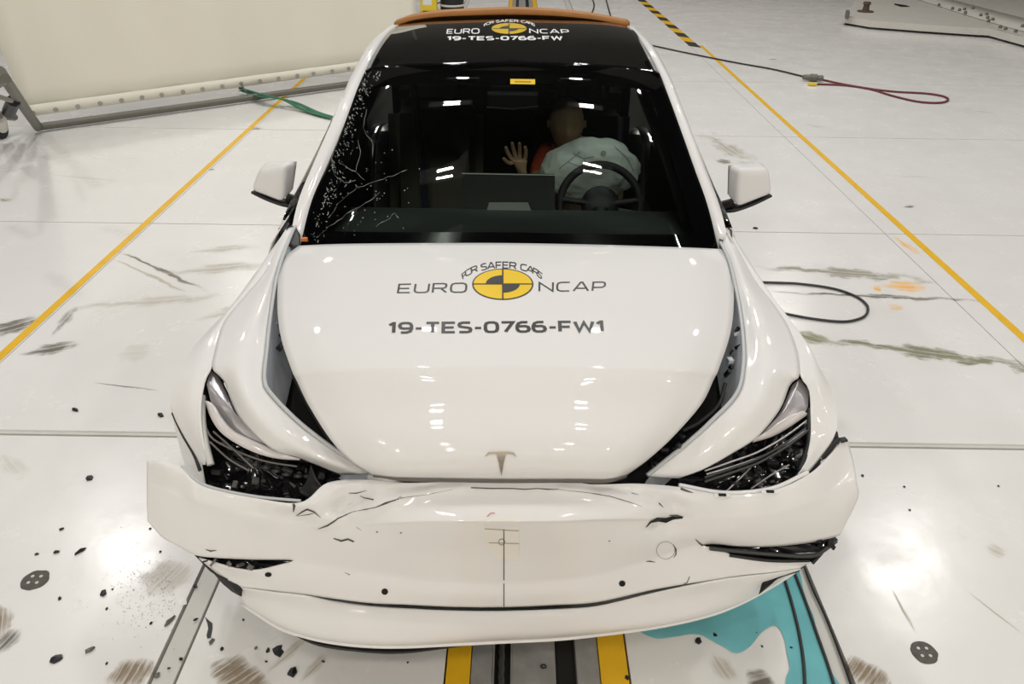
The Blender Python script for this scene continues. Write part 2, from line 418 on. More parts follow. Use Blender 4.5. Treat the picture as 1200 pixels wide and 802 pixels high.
# floor paint with worn streaks
def floormat():
    m = bpy.data.materials.new('white_epoxy_floor'); t = nt(m); N = t.nodes; L = t.links; b = N['Principled BSDF']
    g = N.new('ShaderNodeNewGeometry'); P = g.outputs['Position']
    def math_(op, a, b_=None, c=None, clamp=False):
        n = N.new('ShaderNodeMath'); n.operation = op; n.use_clamp = clamp
        for i, v in enumerate((a, b_, c)):
            if v is None: continue
            if isinstance(v, (int, float)): n.inputs[i].default_value = v
            else: L.new(v, n.inputs[i])
        return n.outputs[0]
    def tex(scale, detail=5, rough=0.6, vec=None):
        n = N.new('ShaderNodeTexNoise'); n.inputs['Scale'].default_value = scale; n.inputs['Detail'].default_value = detail
        n.inputs['Roughness'].default_value = rough; L.new(vec if vec is not None else P, n.inputs['Vector']); return n.outputs['Fac']
    def mixc(f, a, b_):
        n = N.new('ShaderNodeMix'); n.data_type = 'RGBA'
        L.new(f, n.inputs[0])
        for i, v in ((6, a), (7, b_)):
            if isinstance(v, tuple): n.inputs[i].default_value = (*v, 1)
            else: L.new(v, n.inputs[i])
        return n.outputs[2]
    base = mixc(tex(0.9, 4), (0.76, 0.75, 0.72), (0.85, 0.845, 0.83))
    # faint scattered grime
    gr = math_('MULTIPLY_ADD', tex(5.0, 8, 0.75), 2.6, -1.5, True)
    base = mixc(math_('MULTIPLY', gr, 0.35), base, (0.50, 0.46, 0.38))
    sp = math_('MULTIPLY_ADD', tex(70, 3, 0.7), 14.0, -10.2, True)
    base = mixc(math_('MULTIPLY', sp, 0.35), base, (0.25, 0.23, 0.19))
    tot = None
    def streak(p0, p1, w, strg, col, nsc=(3, 30), soft=1.0):
        nonlocal base, tot
        a = at(*p0, z=0); c = at(*p1, z=0); mid = (a+c)/2; d = c-a; ln = d.length/2; an = math.atan2(d.y, d.x)
        mp = N.new('ShaderNodeMapping'); mp.vector_type = 'TEXTURE'
        mp.inputs['Location'].default_value = mid; mp.inputs['Rotation'].default_value = (0, 0, an)
        L.new(P, mp.inputs['Vector'])
        # warp
        nz = N.new('ShaderNodeTexNoise'); nz.inputs['Scale'].default_value = 6; nz.inputs['Detail'].default_value = 7
        L.new(mp.outputs[0], nz.inputs['Vector'])
        sx = N.new('ShaderNodeSeparateXYZ'); L.new(mp.outputs[0], sx.inputs[0])
        yy = math_('ADD', sx.outputs[1], math_('MULTIPLY_ADD', nz.outputs['Fac'], w*2.4, -w*1.2))
        rx = math_('DIVIDE', math_('ADD', sx.outputs[0], math_('MULTIPLY_ADD', nz.outputs['Fac'], -ln*0.9, ln*0.45)), ln); ry = math_('DIVIDE', yy, w/2)
        rr = math_('ADD', math_('POWER', math_('ABSOLUTE', rx), 3.0), math_('POWER', math_('ABSOLUTE', ry), 2.0))
        fall = math_('DIVIDE', math_('SUBTRACT', 1.0, rr), soft, None, True)
        sc = N.new('ShaderNodeVectorMath'); sc.operation = 'MULTIPLY'; sc.inputs[1].default_value = (nsc[0], nsc[1], 1)
        L.new(mp.outputs[0], sc.inputs[0])
        nn = math_('MULTIPLY_ADD', tex(1.0, 6, 0.7, sc.outputs[0]), 4.2, -1.3, True)
        nn = math_('MULTIPLY', nn, 1.35)
        f = math_('MULTIPLY', math_('MULTIPLY', fall, nn), strg)
        base = mixc(f, base, col)
        tot = f if tot is None else math_('MAXIMUM', tot, f)
    DK = (0.16, 0.145, 0.12); TN = (0.47, 0.43, 0.35); OL = (0.24, 0.23, 0.15); BR = (0.27, 0.21, 0.14); OR = (0.80, 0.45, 0.12)
    for a in [((-30, 396), (48, 372), .13, .9, DK), ((22, 416), (92, 402), .09, .9, DK), ((70, 362), (275, 345), .10, .55, TN),
              ((60, 395), (90, 358), .05, .6, DK, (6, 60)),
              ((135, 292), (245, 342), .035, .95, DK, (2, 120)), ((130, 302), (225, 345), .03, .8, TN, (2, 120)), ((185, 322), (310, 308), .13, .6, TN), ((215, 296), (300, 288), .09, .5, TN),
              ((220, 378), (320, 352), .12, .5, TN), ((135, 415), (180, 410), .15, .35, TN), ((105, 448), (190, 458), .012, .9, DK),
              ((882, 312), (1085, 326), .13, .95, (0.33, 0.31, 0.25), (3, 40)), ((900, 342), (1150, 352), .05, .85, DK, (3, 50)),
              ((925, 392), (1230, 432), .115, 1.0, OL, (4, 40)), ((925, 388), (975, 402), .10, .8, (0.25, .27, .15)),
              ((1030, 335), (1085, 335), .13, .75, OR), ((1022, 337), (1034, 339), .06, .8, OR), ((1045, 275), (1080, 300), .05, .7, OR), ((1040, 362), (1058, 358), .06, .5, OR),
              ((822, 155), (885, 192), .22, .75, (0.40, .37, .31)), ((838, 188), (858, 190), .10, .9, (0.2, .18, .14)),
              ((255, 810), (300, 778), .16, .95, BR, (5, 70)), ((140, 810), (162, 770), .09, .9, BR, (4, 70)), ((-10, 770), (22, 735), .05, .8, DK, (3, 90)), ((-5, 760), (-2, 705), .06, .8, BR, (3, 90)),
              ((310, 790), (362, 745), .03, .7, TN, (2, 120)), ((350, 800), (385, 765), .03, .7, TN, (2, 120)), ((170, 700), (215, 655), .12, .5, TN, (3, 90)),
              ((1003, 802), (1020, 775), .10, .9, BR, (4, 90)), ((875, 802), (905, 792), .06, .9, DK), ((835, 765), (860, 800), .05, .7, TN, (3, 90)),
              ((1045, 690), (1075, 745), .012, .8, TN), ((1130, 690), (1210, 752), .010, .8, TN), ((1155, 640), (1180, 650), .05, .5, TN, (8, 60)),
              ((0, 530), (30, 560), .06, .35, TN, (3, 60)), ((1025, 205), (1100, 208), .04, .3, TN), ((1058, 243), (1072, 241), .04, .8, DK), ((898, 70), (912, 69), .05, .7, DK),
              ((945, 146), (968, 150), .05, .6, TN), ((1130, 128), (1168, 133), .05, .5, TN), ((60, 205), (140, 212), .02, .5, TN), ((0, 232), (12, 236), .05, .6, BR),
              ((245, 198), (252, 199), .03, .9, DK), ((296, 152), (304, 149), .08, .6, DK)]:
        streak(*a)
    # tyre grazes: very faint transverse variation
    L.new(base, b.inputs['Base Color'])
    ro = math_('MULTIPLY_ADD', tex(3.0, 6, 0.7), 0.35, 0.06)
    ro = math_('ADD', ro, math_('MULTIPLY', tot, 0.35)); L.new(ro, b.inputs['Roughness'])
    bp = N.new('ShaderNodeBump'); bp.inputs['Strength'].default_value = 0.15; bp.inputs['Distance'].default_value = 0.004
    L.new(tex(9, 3, 0.5), bp.inputs['Height']); L.new(bp.outputs[0], b.inputs['Normal'])
    b.inputs['Specular IOR Level'].default_value = 0.5
    return m
M['floor'] = floormat()
# ================================================================ SETTING
# floor: recessed sub-base, painted panels with open joints
base = boxo('floor', (0, 7.0, -0.10), (30, 36, 0.10), M['gap'], kind='structure')     # top at -0.05
YS = [-8.58 + 2.44*k for k in range(15)]
XS = [(-15, -7.3), (-7.3, -2.49), (-2.49, -1.035), (-0.955, -0.153), (0.407, 0.975), (1.085, 2.61), (2.61, 7.4), (7.4, 15)]
g_ = 0.006
for (xa, xb) in XS:
    for k in range(len(YS)-1):
        ya, yb = YS[k]+g_, YS[k+1]-g_
        if abs(YS[k]-1.18) < 0.01: ya += 0.030
        hgt = -0.0005*random.random()
        boxo('floor_panel', ((xa+xb)/2, (ya+yb)/2, -0.0255+hgt), (xb-xa-g_, yb-ya, 0.049), M['floor'], base)
for (xa, xb, n_) in ((-1.028, -0.962, 'joint_cover'), (0.980, 1.078, 'joint_cover')):
    boxo(n_, ((xa+xb)/2, 8, -0.027), (xb-xa, 26, 0.046), M['cover'], base, bev=0.003)
for (xa, xb) in XS:
    if xa < -1.2 or xa > 0.9: boxo('joint_cover', ((xa+xb)/2, 1.207, -0.029), (xb-xa-g_, 0.022, 0.042), M['cover'], base)
boxo('yellow_line', (0, 0, 0), (1, 1, 1), M['yline'], base)   # replaced below
bpy.data.objects.remove(bpy.data.objects['yellow_line'])
def floorline(p0, p1, w, m, n, z=0.0012):
    a = at(*p0, z=0); b = at(*p1, z=0); d = (b-a).normalized(); s = V((-d.y, d.x, 0))*w/2; u = V((0, 0, z))
    vs = [a+s, a-s, b-s, b+s]; vs = [v.copy() for v in vs] + [v+u for v in vs]
    vs = [V((v.x, v.y, max(v.z, 0.0))) for v in vs]
    return mk(n, vs, [(4, 5, 6, 7), (0, 1, 5, 4), (1, 2, 6, 5), (2, 3, 7, 6), (3, 0, 4, 7)], m, base, sm=False)
floorline((-60, 473), (349, 99), 0.047, M['yline'], 'yellow_line')
floorline((349, 99), (362, 87), 0.047, M['yline'], 'yellow_line')
floorline((821, 53), (1290, 478.5), 0.050, M['yline'], 'yellow_line')
# hazard strip: yellow with separate black bars
a_ = at(748, -3, z=0); b_ = at(809, 50, z=0); d_ = (b_-a_); ln_ = d_.length; d_.normalize()
hz = floorline((744, -7), (809, 50), 0.15, M['yline'], 'hazard_strip', 0.0010)
s_ = V((-d_.y, d_.x, 0))*0.075
k = 0.25
while k < ln_:
    o1 = a_ + d_*k; o2 = a_ + d_*(k+0.42); sk = d_*0.14
    vs = [o1+s_+sk, o1-s_, o2-s_, o2+s_+sk]; vs = [V((v.x, v.y, 0.0016)) for v in vs]
    mk('hazard_bar', vs, [(0, 1, 2, 3)], M['bline'], hz, sm=False); k += 0.86
# propulsion track
TX = 0.127
def xr(px): return at(px, 802, z=0).x
tr = boxo('trim_1', (TX, 6.5, -0.047), (0.554, 30, 0.006), M['slot'], kind='structure')
def rail(n, pa, pb, m, top=-0.002, h=0.04, bev=0.002):
    xa, xb = xr(pa), xr(pb); return boxo(n, ((xa+xb)/2, 6.5, top-h/2), (xb-xa, 30, h), m, tr, bev=bev)
rail('yellow_edge', 521.5, 550, M['yline'], 0.0006)
rail('yellow_edge', 705, 738, M['yline'], 0.0006)
rail('steel_plate', 551, 576, M['steel']); rail('steel_plate', 600, 652, M['steel']); rail('steel_plate', 677, 704, M['steel'])
cx_ = xr(587); pts = []; vs_all = []
for st in range(3):
    pl = [V((cx_ + 0.0055*math.cos(q*0.55+st*2.094), -1.45+q*0.012, -0.028+0.0055*math.sin(q*0.55+st*2.094))) for q in range(150)]
    vs_all.append(tubev(pl, 0.0055, 5))
vs, fs = joinmesh(vs_all); mk('pull_cable', vs, fs, M['wire'], tr)
tube('pull_cable', [(cx_, 0.3, -0.028), (cx_, 21, -0.028)], 0.009, M['wire'], tr)
tube('slot_lip', [(xr(577.5), -3, -0.004), (xr(577.5), 21, -0.004)], 0.003, M['steel'], tr, n=6)
tube('slot_lip', [(xr(599), -3, -0.004), (xr(599), 21, -0.004)], 0.003, M['steel'], tr, n=6)
# walls and ceiling of the hall
boxo('wall_back', (0, 24.6, 4), (30, 0.2, 9), M['wall_back'], kind='structure')
boxo('wall_front', (0, -9.6, 4), (30, 0.2, 9), M['wall_dark'], kind='structure')
boxo('wall_left', (-14.9, 7.5, 4), (0.2, 34, 9), M['wall'], kind='structure')
boxo('wall_right', (14.9, 7.5, 4), (0.2, 34, 9), M['wall'], kind='structure')
boxo('ceiling', (0, 7.5, 8.6), (30, 34.4, 0.2), M['ceil'], kind='structure')
# round plugs in the floor
def plug(px, py, rx, ry, label, rot):
    a = at(px-rx, py, z=0); b = at(px+rx, py, z=0); c = at(px, py-ry, z=0); e = at(px, py+ry, z=0); ct = at(px, py, z=0)
    R1 = (b-a).length/2; R2 = (c-e).length/2
    t = thing('floor_plug', label, 'plug', ct)
    pl = []
    for k in range(26):
        an = 2*math.pi*k/26; q = 1 + 0.10*noise.noise(V((math.cos(an)*2+px, math.sin(an)*2, 0)))
        pl.append(V((math.cos(an)*R1*q, math.sin(an)*R2*q, 0.0)))
    rm = Matrix.Rotation(rot, 4, 'Z'); pl = [rm @ p for p in pl]
    n = len(pl); vs = pl + [p*0.96 + V((0, 0, 0.002)) for p in pl]
    mk('disc', vs, [tuple(range(n, 2*n))] + [(i, (i+1) % n, n+(i+1) % n, n+i) for i in range(n)], M['plug'], t, sm=False)
    for k in range(4):
        an = 0.8 + k*1.57; ax, ay = math.cos(an)*R1*0.45, math.sin(an)*R2*0.45
        lathe('screw', [(R1*0.13, 0.002), (R1*0.13, 0.0035), (R1*0.06, 0.0035), (R1*0.05, 0.0025)], M['platform'], t, Matrix.Translation((ax, ay, 0)), n=10)
plug(41, 680, 15.5, 10.5, 'round dark floor plug among black crumbs beside the torn bumper flap', 0.25)
plug(1083, 765, 15, 12.5, 'round dark floor plug on the floor past the coolant spill', -0.3)
# ================================================================ LAMPS
lampmat = mat('lamp_tube', (1, 1, 1), 0.5, emit=(1.0, 0.97, 0.92), es=1)
def lamp(x, y, z, label, w=1.0, col=(1.0, 0.975, 0.94)):
    t = thing('ceiling_lamp', label, 'lamp', (x, y, z), 'lamps under the hall ceiling')
    boxo('housing', (0, 0, 0.10), (1.0, 0.62, 0.10), M['lamphouse'], t)
    for sx in (-0.42, 0.42): tube('hanger', [(sx, 0, 0.15), (sx, 0, 8.5-z)], 0.01, M['lamphouse'], t, n=6)
    for sy in (-0.16, 0.16):
        l = bpy.data.lights.new('lamp_light', 'AREA'); l.shape = 'RECTANGLE'; l.size = 0.36; l.size_y = 0.08
        l.energy = LAMP_W*w; l.color = col
        o = bpy.data.objects.new('lamp_light', l); COL.objects.link(o); o.parent = t; o.location = (0, sy, 0.03)
for i, x in enumerate((-6.0, -1.75, 1.95, 6.2)):
    for j, (y, w_, c_) in enumerate(((-7.6, 2.8, (1.0, 0.93, 0.84)), (-4.2, 1.05, (1.0, 0.94, 0.86)), (-0.6, 0.35, (1.0, .96, .90)), (2.6, 1.2, (1.0, .99, .98)), (7.6, 2.3, (1.0, .985, .96)), (15.0, 2.1, (1.0, .96, .90)))):
        lamp(x, y, 7.2, 'twin tube ceiling lamp %s, %s' % (('over the tarpaulin side', 'beside the track near tarpaulin', 'beside the track near platform', 'over the platform side')[i],
             ('by the barrier wall', 'behind the camera', 'above the front bumper', 'above the windscreen', 'past the car tail', 'above the far floor')[j]), w_, c_)
# ================================================================ CAR
car = thing('crashed_car', 'white crash tested hatchback saloon with crumpled bonnet, split bumper and black glass roof', 'car', (0, 0, 0))
# ---------------- hood
HL = [  # rows from rear to front: (px,py,z) at 7 stations
 [(350,288,.945),(400,286,.975),(490,285,.99),(597,285,.995),(705,287,.99),(800,290,.975),(845,292,.945)],
 [(330,306,.935),(385,306,.972),(485,306,.990),(597,306,.995),(708,307,.990),(808,308,.972),(856,309,.935)],
 [(325,345,.927),(382,343,.964),(482,342,.986),(597,342,.992),(712,342,.986),(812,342,.964),(860,342,.927)],
 [(328,390,.912),(386,387,.949),(485,385,.975),(596,384,.981),(710,385,.975),(808,386,.949),(857,386,.912)],
 [(341,432,.885),(398,428,.925),(490,423,.952),(596,421,.959),(705,423,.952),(795,428,.925),(843,431,.885)],
 [(348,447,.868),(404,443,.909),(493,439,.936),(596,437,.943),(703,439,.936),(790,443,.909),(836,446,.868)],
 [(361,474,.835),(415,474,.868),(500,474,.889),(595,474,.896),(697,474,.889),(778,474,.868),(822,474,.835)],
 [(387,515,.79),(437,517,.818),(508,519,.834),(594,518,.840),(688,519,.834),(752,517,.818),(788,513,.79)],
 [(412,542,.75),(450,547,.768),(512,549,.778),(592,547,.785),(680,549,.778),(728,547,.768),(757,541,.75)],
 [(437,557,.715),(465,560,.725),(517,561,.730),(588,562,.735),(672,562,.730),(712,562,.725),(735,557,.715)],
]
hood_rows = fine(HL, 6, 6)
hood = skin('bonnet', hood_rows, M['paint'], car, 0.012)
hb = bvh(hood)
# leading edge fold under the hood
e = hood_rows[-1]
skin('bonnet_fold', [e, [p+V((0, 0.012, -0.020)) for p in e], [p+V((0, 0.05, -0.03)) for p in e]], M['shard_grey'], hood, 0.002)
# decals on the hood
decal('lettering', hb, [text2('EURO', (467,333),(548,331.5),(465,344),(547,343.5), .13, .22)], M['decal'], hood)
decal('lettering', hb, [text2('NCAP', (631,330),(711,329.5),(631,343.3),(709,342.3), .13, .22)], M['decal'], hood)
decal('test_number', hb, [text2('19-TES-0766-FW1', (455.5,377),(706.5,375),(454.5,393.5),(708,391.5), .24, .14)], M['decal'], hood)
decal('lettering', hb, arc2('FOR SAFER CARS', 588.5, 334, 48.5, 19.5, 158, 22, 7.0, 8.2, .17), M['decal'], hood)
decal('target_disc', hb, [ell2(589.2,333.6,36.0,18.4)], M['decal'], hood, 0.0010)
decal('target_disc', hb, [ell2(589.2,333.6,34.3,17.2)], M['yellow_print'], hood, 0.0016)
decal('target_quadrant', hb, [ell2(589.2,333.6,20,10.2,90,180), ell2(589.2,333.6,20,10.2,270,360), strip2([(589.2,316.5),(589.2,351)],1.8), strip2([(554,333.6),(624,333.6)],1.3)], M['decal'], hood, 0.0022)
# T shaped badge in front
bp_ = [(568.5,535),(572,530.2),(580,529.0),(587,528.8),(594,529.0),(602,530.4),(605.5,535.3),(600,532.6),(593.5,532.0),(592.5,533.4),(590.5,541),(587.6,557),(584.2,541),(582,533.2),(580.5,531.8),(574,532.4)]
bg = decal('badge', hb, [poly2(bp_)], M['badge'], hood, 0.004, 2.0); solid(bg, 0.004, -1)
# hood wrinkles handled in the form; small reflective dents
# ---------------- front fenders (top skin, then flank past the lamp)
def fender(side):
    if side < 0:
        A = [(344,266,.955),(334,290,.945),(323,323,.93),(316,366,.90),(311,410,.875),(308,446,.85),(317,464,.83),(351,498,.78),(397,532,.725),(436,553,.69)]
        B = [(336,268,.955),(322,296,.945),(308,323,.925),(285,350,.905),(262,378,.885),(252,410,.87),(249,432,.855),(262,446,.835),(270,468,.81),(284,494,.78),(318,526,.74),(352,538,.70),(400,557,.67)]
        Bm = [(340,267,.957),(329,293,.95),(318,323,.938),(303,358,.92),(288,395,.900),(280,436,.872),(288,465,.845),(302,486,.818),(325,508,.785),(360,530,.74),(388,543,.715),(420,556,.685)]
        E = [(336,268,.954),(322,296,.944),(308,323,.924),(285,350,.904),(262,378,.884),(252,410,.869),(248,431,.854),(241,446,.832),(236,472,.80),(236,500,.76),(240,530,.71),(240,545,.68)]
        C = [(333,272,.945),(306,310,.925),(272,357,.88),(248,383,.865),(226,408,.85),(208,440,.825),(199,466,.79),(203,484,.76),(215,508,.72),(230,533,.68),(236,545,.665)]
        Em = [(334,270,.953),(314,303,.937),(290,337,.916),(262,372,.888),(240,404,.868),(229,436,.845),(222,462,.812),(221,482,.78),(226,506,.74),(235,532,.695),(238,545,.675)]
    else:
        A = [(846,285,.945),(856,305,.94),(863,332,.93),(869,365,.90),(873,400,.88),(873,432,.86),(865,463,.83),(833,497,.78),(804,523,.735),(761,558,.69)]
        B = [(854,272,.955),(869,300,.94),(884,328,.92),(905,355,.90),(922,380,.885),(934,410,.87),(937,440,.85),(926,451,.83),(914,480,.80),(888,512,.755),(859,531,.72),(825,550,.69),(795,561,.67)]
        Bm = [(850,278,.957),(862,302,.95),(873,330,.94),(886,362,.92),(896,398,.90),(900,432,.875),(892,465,.84),(872,492,.80),(848,515,.755),(820,538,.715),(778,560,.68)]
        E = [(854,272,.954),(869,300,.939),(884,328,.919),(905,355,.899),(922,380,.884),(934,410,.869),(938,440,.849),(948,456,.825),(950,480,.79),(950,514,.745),(943,542,.70),(933,560,.68)]
        C = [(858,273,.945),(884,315,.92),(922,374,.88),(948,413,.85),(966,440,.825),(975,460,.805),(981,490,.77),(978,510,.745),(960,536,.705),(943,555,.68)]
        Em = [(856,272,.952),(876,306,.937),(903,345,.908),(930,380,.884),(950,410,.868),(958,440,.845),(964,468,.805),(964,496,.765),(958,520,.735),(938,556,.68)]
    f = skin('fender', loft(A, B, 60, 7, mid=[Bm]), M['paint'], car, 0.003)
    top = loft(E, C, 60, 5, mid=[Em])
    last = top[-1]
    R_ = []; s = 1 if side > 0 else -1
    for q in (0.15, 0.45, 0.8, 1.0):
        row = []
        for p in last:
            dy = p.y-0.74; zl = 0.24
            if abs(dy) < 0.38: zl = max(0.24, 0.33+math.sqrt(0.38**2-dy*dy))
            zl = min(zl, p.z-0.02)
            x = p.x + s*(0.015*math.sin(q*math.pi) - 0.02*q)
            row.append(V((x, p.y+0.01*q, p.z+(zl-p.z)*q)))
        R_.append(row)
    skin('fender_flank', top + R_, M['paint'], f, 0.003, face=V((s*9, 0.6, 3)))
    # bonnet gutter: light seal along the inner edge and the grey apron beneath it
    apts = spline([pt(p) for p in A], 60)
    tube('seal', [p+V((-s*0.006, 0, 0.002)) for p in apts], 0.006, M['seal'], f, n=8)
    w = [0.0]*61
    rows = []
    for dx, dz in ((0.0, -0.004), (0.018, -0.022), (0.028, -0.06), (0.06, -0.10), (0.075, -0.13)):
        rows.append([p+V((-s*dx*(0.5+0.5*math.sin(math.pi*min(1, i/42))), 0, dz)) for i, p in enumerate(apts)])
    skin('apron', rows, M['alu'], f, 0)
    return f
fL = fender(-1); fR = fender(1)
# gap contents: dark engine bay under the bonnet and lamps
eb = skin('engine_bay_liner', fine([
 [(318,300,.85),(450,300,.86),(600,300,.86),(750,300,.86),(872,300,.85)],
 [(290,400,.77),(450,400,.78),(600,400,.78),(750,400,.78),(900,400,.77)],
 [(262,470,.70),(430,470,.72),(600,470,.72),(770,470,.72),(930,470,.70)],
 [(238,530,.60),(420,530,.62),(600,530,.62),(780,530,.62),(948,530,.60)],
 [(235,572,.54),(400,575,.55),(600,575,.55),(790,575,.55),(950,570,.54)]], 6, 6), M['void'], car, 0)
random.seed(3)
def clutter(name, path, n, size, parent, mats, up=0.0):
    pl = spline([pt(p) for p in path], n)
    for i, p in enumerate(pl):
        c = p + V((random.uniform(-1, 1)*size*.6, random.uniform(-1, 1)*size*.6, up+random.uniform(-.3, .3)*size))
        rm = Matrix.Rotation(random.uniform(-.7, .7), 4, 'X') @ Matrix.Rotation(random.uniform(0, 3), 4, 'Z') @ Matrix.Rotation(random.uniform(-.6, .6), 4, 'Y')
        boxo(name, c, (size*random.uniform(.5, 1.3), size*random.uniform(.2, .7), size*random.uniform(.15, .5)), random.choice(mats), parent, rot=rm, bev=size*0.06)
clutter('bracket', [(322,345,.88),(324,385,.86),(328,405,.85)], 6, 0.03, fL, [M['black'], M['alu'], M['gloss_black'], M['orange_clip']])
clutter('bracket', [(868,370,.88),(866,400,.86),(861,425,.84),(855,440,.83)], 8, 0.03, fR, [M['black'], M['alu'], M['gloss_black']])
clutter('bracket', [(745,548,.70),(775,538,.72),(800,512,.74)], 6, 0.03, fR, [M['black'], M['gloss_black']])
tube('hose', [pt((800,505,.76)), pt((820,495,.77)), pt((842,475,.80)), pt((850,450,.82))], 0.006, M['rubber'], fR, res=20)
tube('hose', [pt((345,440,.80)), pt((365,480,.78)), pt((390,520,.74))], 0.008, M['rubber'], fL, res=20)
# ---------------- headlamps
def lampunit(side):
    s = side
    t = bpy.data.objects.new('headlamp', None); COL.objects.link(t); t.parent = car
    if s < 0:
        out = [(247,432,.83),(258,441,.815),(268,463,.79),(284,494,.755),(318,526,.715),(352,537,.68),(400,556,.64),(388,574,.62),(376,583,.60),(317,588,.58),(268,578,.58),(243,568,.59),(238,535,.64),(235,500,.71),(235,470,.77),(240,446,.81)]
        patch('housing', out, M['gloss_black'], t, -0.05, 7, jit=0.012, res=60)
        patch('reflector', [(247,434,.835),(257,442,.82),(267,463,.797),(282,492,.765),(299,511,.742),(315,526,.72),(296,521,.725),(276,509,.74),(257,491,.76),(247,471,.79),(242,450,.82)], M['chrome'], t, 0.012, 6, res=50)
        # bright wave shaped rim under the reflector and running to the nose
        skin('light_strip', loft([(240,470,.805),(248,492,.78),(262,510,.76),(290,527,.735),(320,537,.715),(350,540,.70)], [(252,476,.80),(262,492,.782),(276,506,.765),(298,516,.748),(322,526,.73),(352,539,.70)], 24, 4, 0.006), M['whitelens'], t, 0.003)
        rails = [[(250,506,.745),(275,528,.72),(297,549,.69)], [(246,518,.73),(268,538,.70),(292,552,.68)], [(240,498,.75),(250,515,.735),(280,530,.715),(312,541,.70),(348,547,.68)]]
        tr_ = [[(237,465,.79),(237,492,.76),(241,520,.72),(247,545,.68)]]
        leds = [(262,520),(272,526),(282,532),(291,538),(300,544),(312,548),(324,552),(336,556),(350,558),(362,558)]
        zf = lambda x, y: .72-(y-515)*.0016
    else:
        out = [(937,441,.83),(926,451,.815),(914,480,.78),(888,512,.735),(859,531,.70),(825,550,.67),(795,561,.645),(800,576,.62),(846,584,.59),(901,580,.59),(931,566,.61),(945,550,.64),(950,514,.70),(950,480,.76),(948,455,.81)]
        patch('housing', out, M['gloss_black'], t, -0.05, 7, jit=0.012, res=60)
        patch('reflector', [(937,444,.83),(928,452,.818),(916,480,.785),(902,499,.765),(888,513,.74),(905,509,.745),(925,499,.755),(940,488,.77),(947,478,.785),(948,458,.81)], M['chrome'], t, 0.010, 6, res=50)
        skin('light_strip', loft([(886,513,.745),(900,503,.758),(915,492,.77),(938,482,.785)], [(882,519,.735),(905,512,.742),(925,501,.755),(947,486,.775)], 20, 4, 0.005), M['whitelens'], t, 0.003)
        rails = [[(826,552,.68),(858,541,.70),(888,530,.72),(920,512,.745),(947,492,.765)], [(828,556,.67),(862,546,.69),(895,534,.71),(925,518,.735),(947,502,.75)], [(850,577,.60),(868,560,.63),(880,548,.66)], [(880,573,.60),(905,556,.63),(925,545,.66)]]
        tr_ = [[(949,480,.78),(949,505,.75),(947,525,.72),(938,552,.68)]]
        leds = [(905,540),(915,533),(926,528),(936,520),(890,552),(876,560),(862,566)]
        zf = lambda x, y: .70-(y-530)*.0018
    for rl in rails: tube('lamp_rail', [pt(p) for p in rl], 0.0028, M['shard_grey'] if s < 0 else M['chrome'], t, n=8, res=24)
    if s > 0:
        for dd in (8, 13): tube('lamp_rail', [pt((p[0], p[1]+dd, p[2]-.012)) for p in rails[0]], 0.0035, M['screen'], t, n=8, res=24)
    for rl in tr_: tube('side_marker', [pt(p) for p in rl], 0.010, M['trim'] if s < 0 else M['black'], t, n=10, res=24)
    for (x, y) in leds:
        c = at(x, y, z=zf(x, y)-0.02)
        lathe('led_lens', [(0.0105, 0), (0.011, 0.006), (0.008, 0.010), (0.003, 0.012)], M['lens'], t, Matrix.Translation(c) @ Matrix.Rotation(-0.6, 4, 'X'), n=14)
        lathe('led_cup', [(0.014, -0.004), (0.0145, 0.004), (0.012, 0.004), (0.004, -0.003)], M['screen'], t, Matrix.Translation(c) @ Matrix.Rotation(-0.6, 4, 'X'), n=14)
    if s < 0:
        clutter('broken_shell', [(262,560,.60),(285,572,.58),(310,572,.58),(330,575,.58),(352,574,.58)], 9, 0.035, t, [M['black'], M['shard_grey'], M['gloss_black']], 0.02)
        clutter('broken_shell', [(300,520,.69),(330,545,.66),(360,556,.64),(385,560,.63)], 8, 0.028, t, [M['black'], M['gloss_black'], M['screen']], 0.0)
        # torn black fin pointing over the bumper
        patch('torn_fin', [(364,545,.70),(371,562,.68),(382,577,.65),(375,586,.63),(362,583,.63),(350,577,.63),(358,566,.66)], M['black'], t, 0.01, 4, t=0.002, res=24)
        tube('torn_loop', [pt(p) for p in [(363,584,.64),(372,589,.63),(381,585,.63),(379,577,.64)]], 0.003, M['rubber'], t, n=8, res=16)
    else:
        clutter('broken_shell', [(820,570,.60),(850,572,.58),(880,568,.59),(910,560,.60),(935,545,.63)], 10, 0.035, t, [M['black'], M['shard_grey'], M['gloss_black']], 0.01)
        clutter('broken_shell', [(865,552,.65),(895,545,.67),(925,530,.69)], 7, 0.028, t, [M['black'], M['gloss_black'], M['screen']], 0.0)
    return t
lampunit(-1); lampunit(1)
# wheel arch lips (black) at the sides
tube('arch_liner', [pt(p) for p in [(203,484,.752),(214,508,.712),(228,533,.672),(235,552,.64)]], 0.006, M['black'], fL, n=8, res=16)
tube('arch_liner', [pt(p) for p in [(982,514,.73),(966,533,.70),(948,552,.67),(935,562,.65)]], 0.010, M['black'], fR, n=8, res=16)
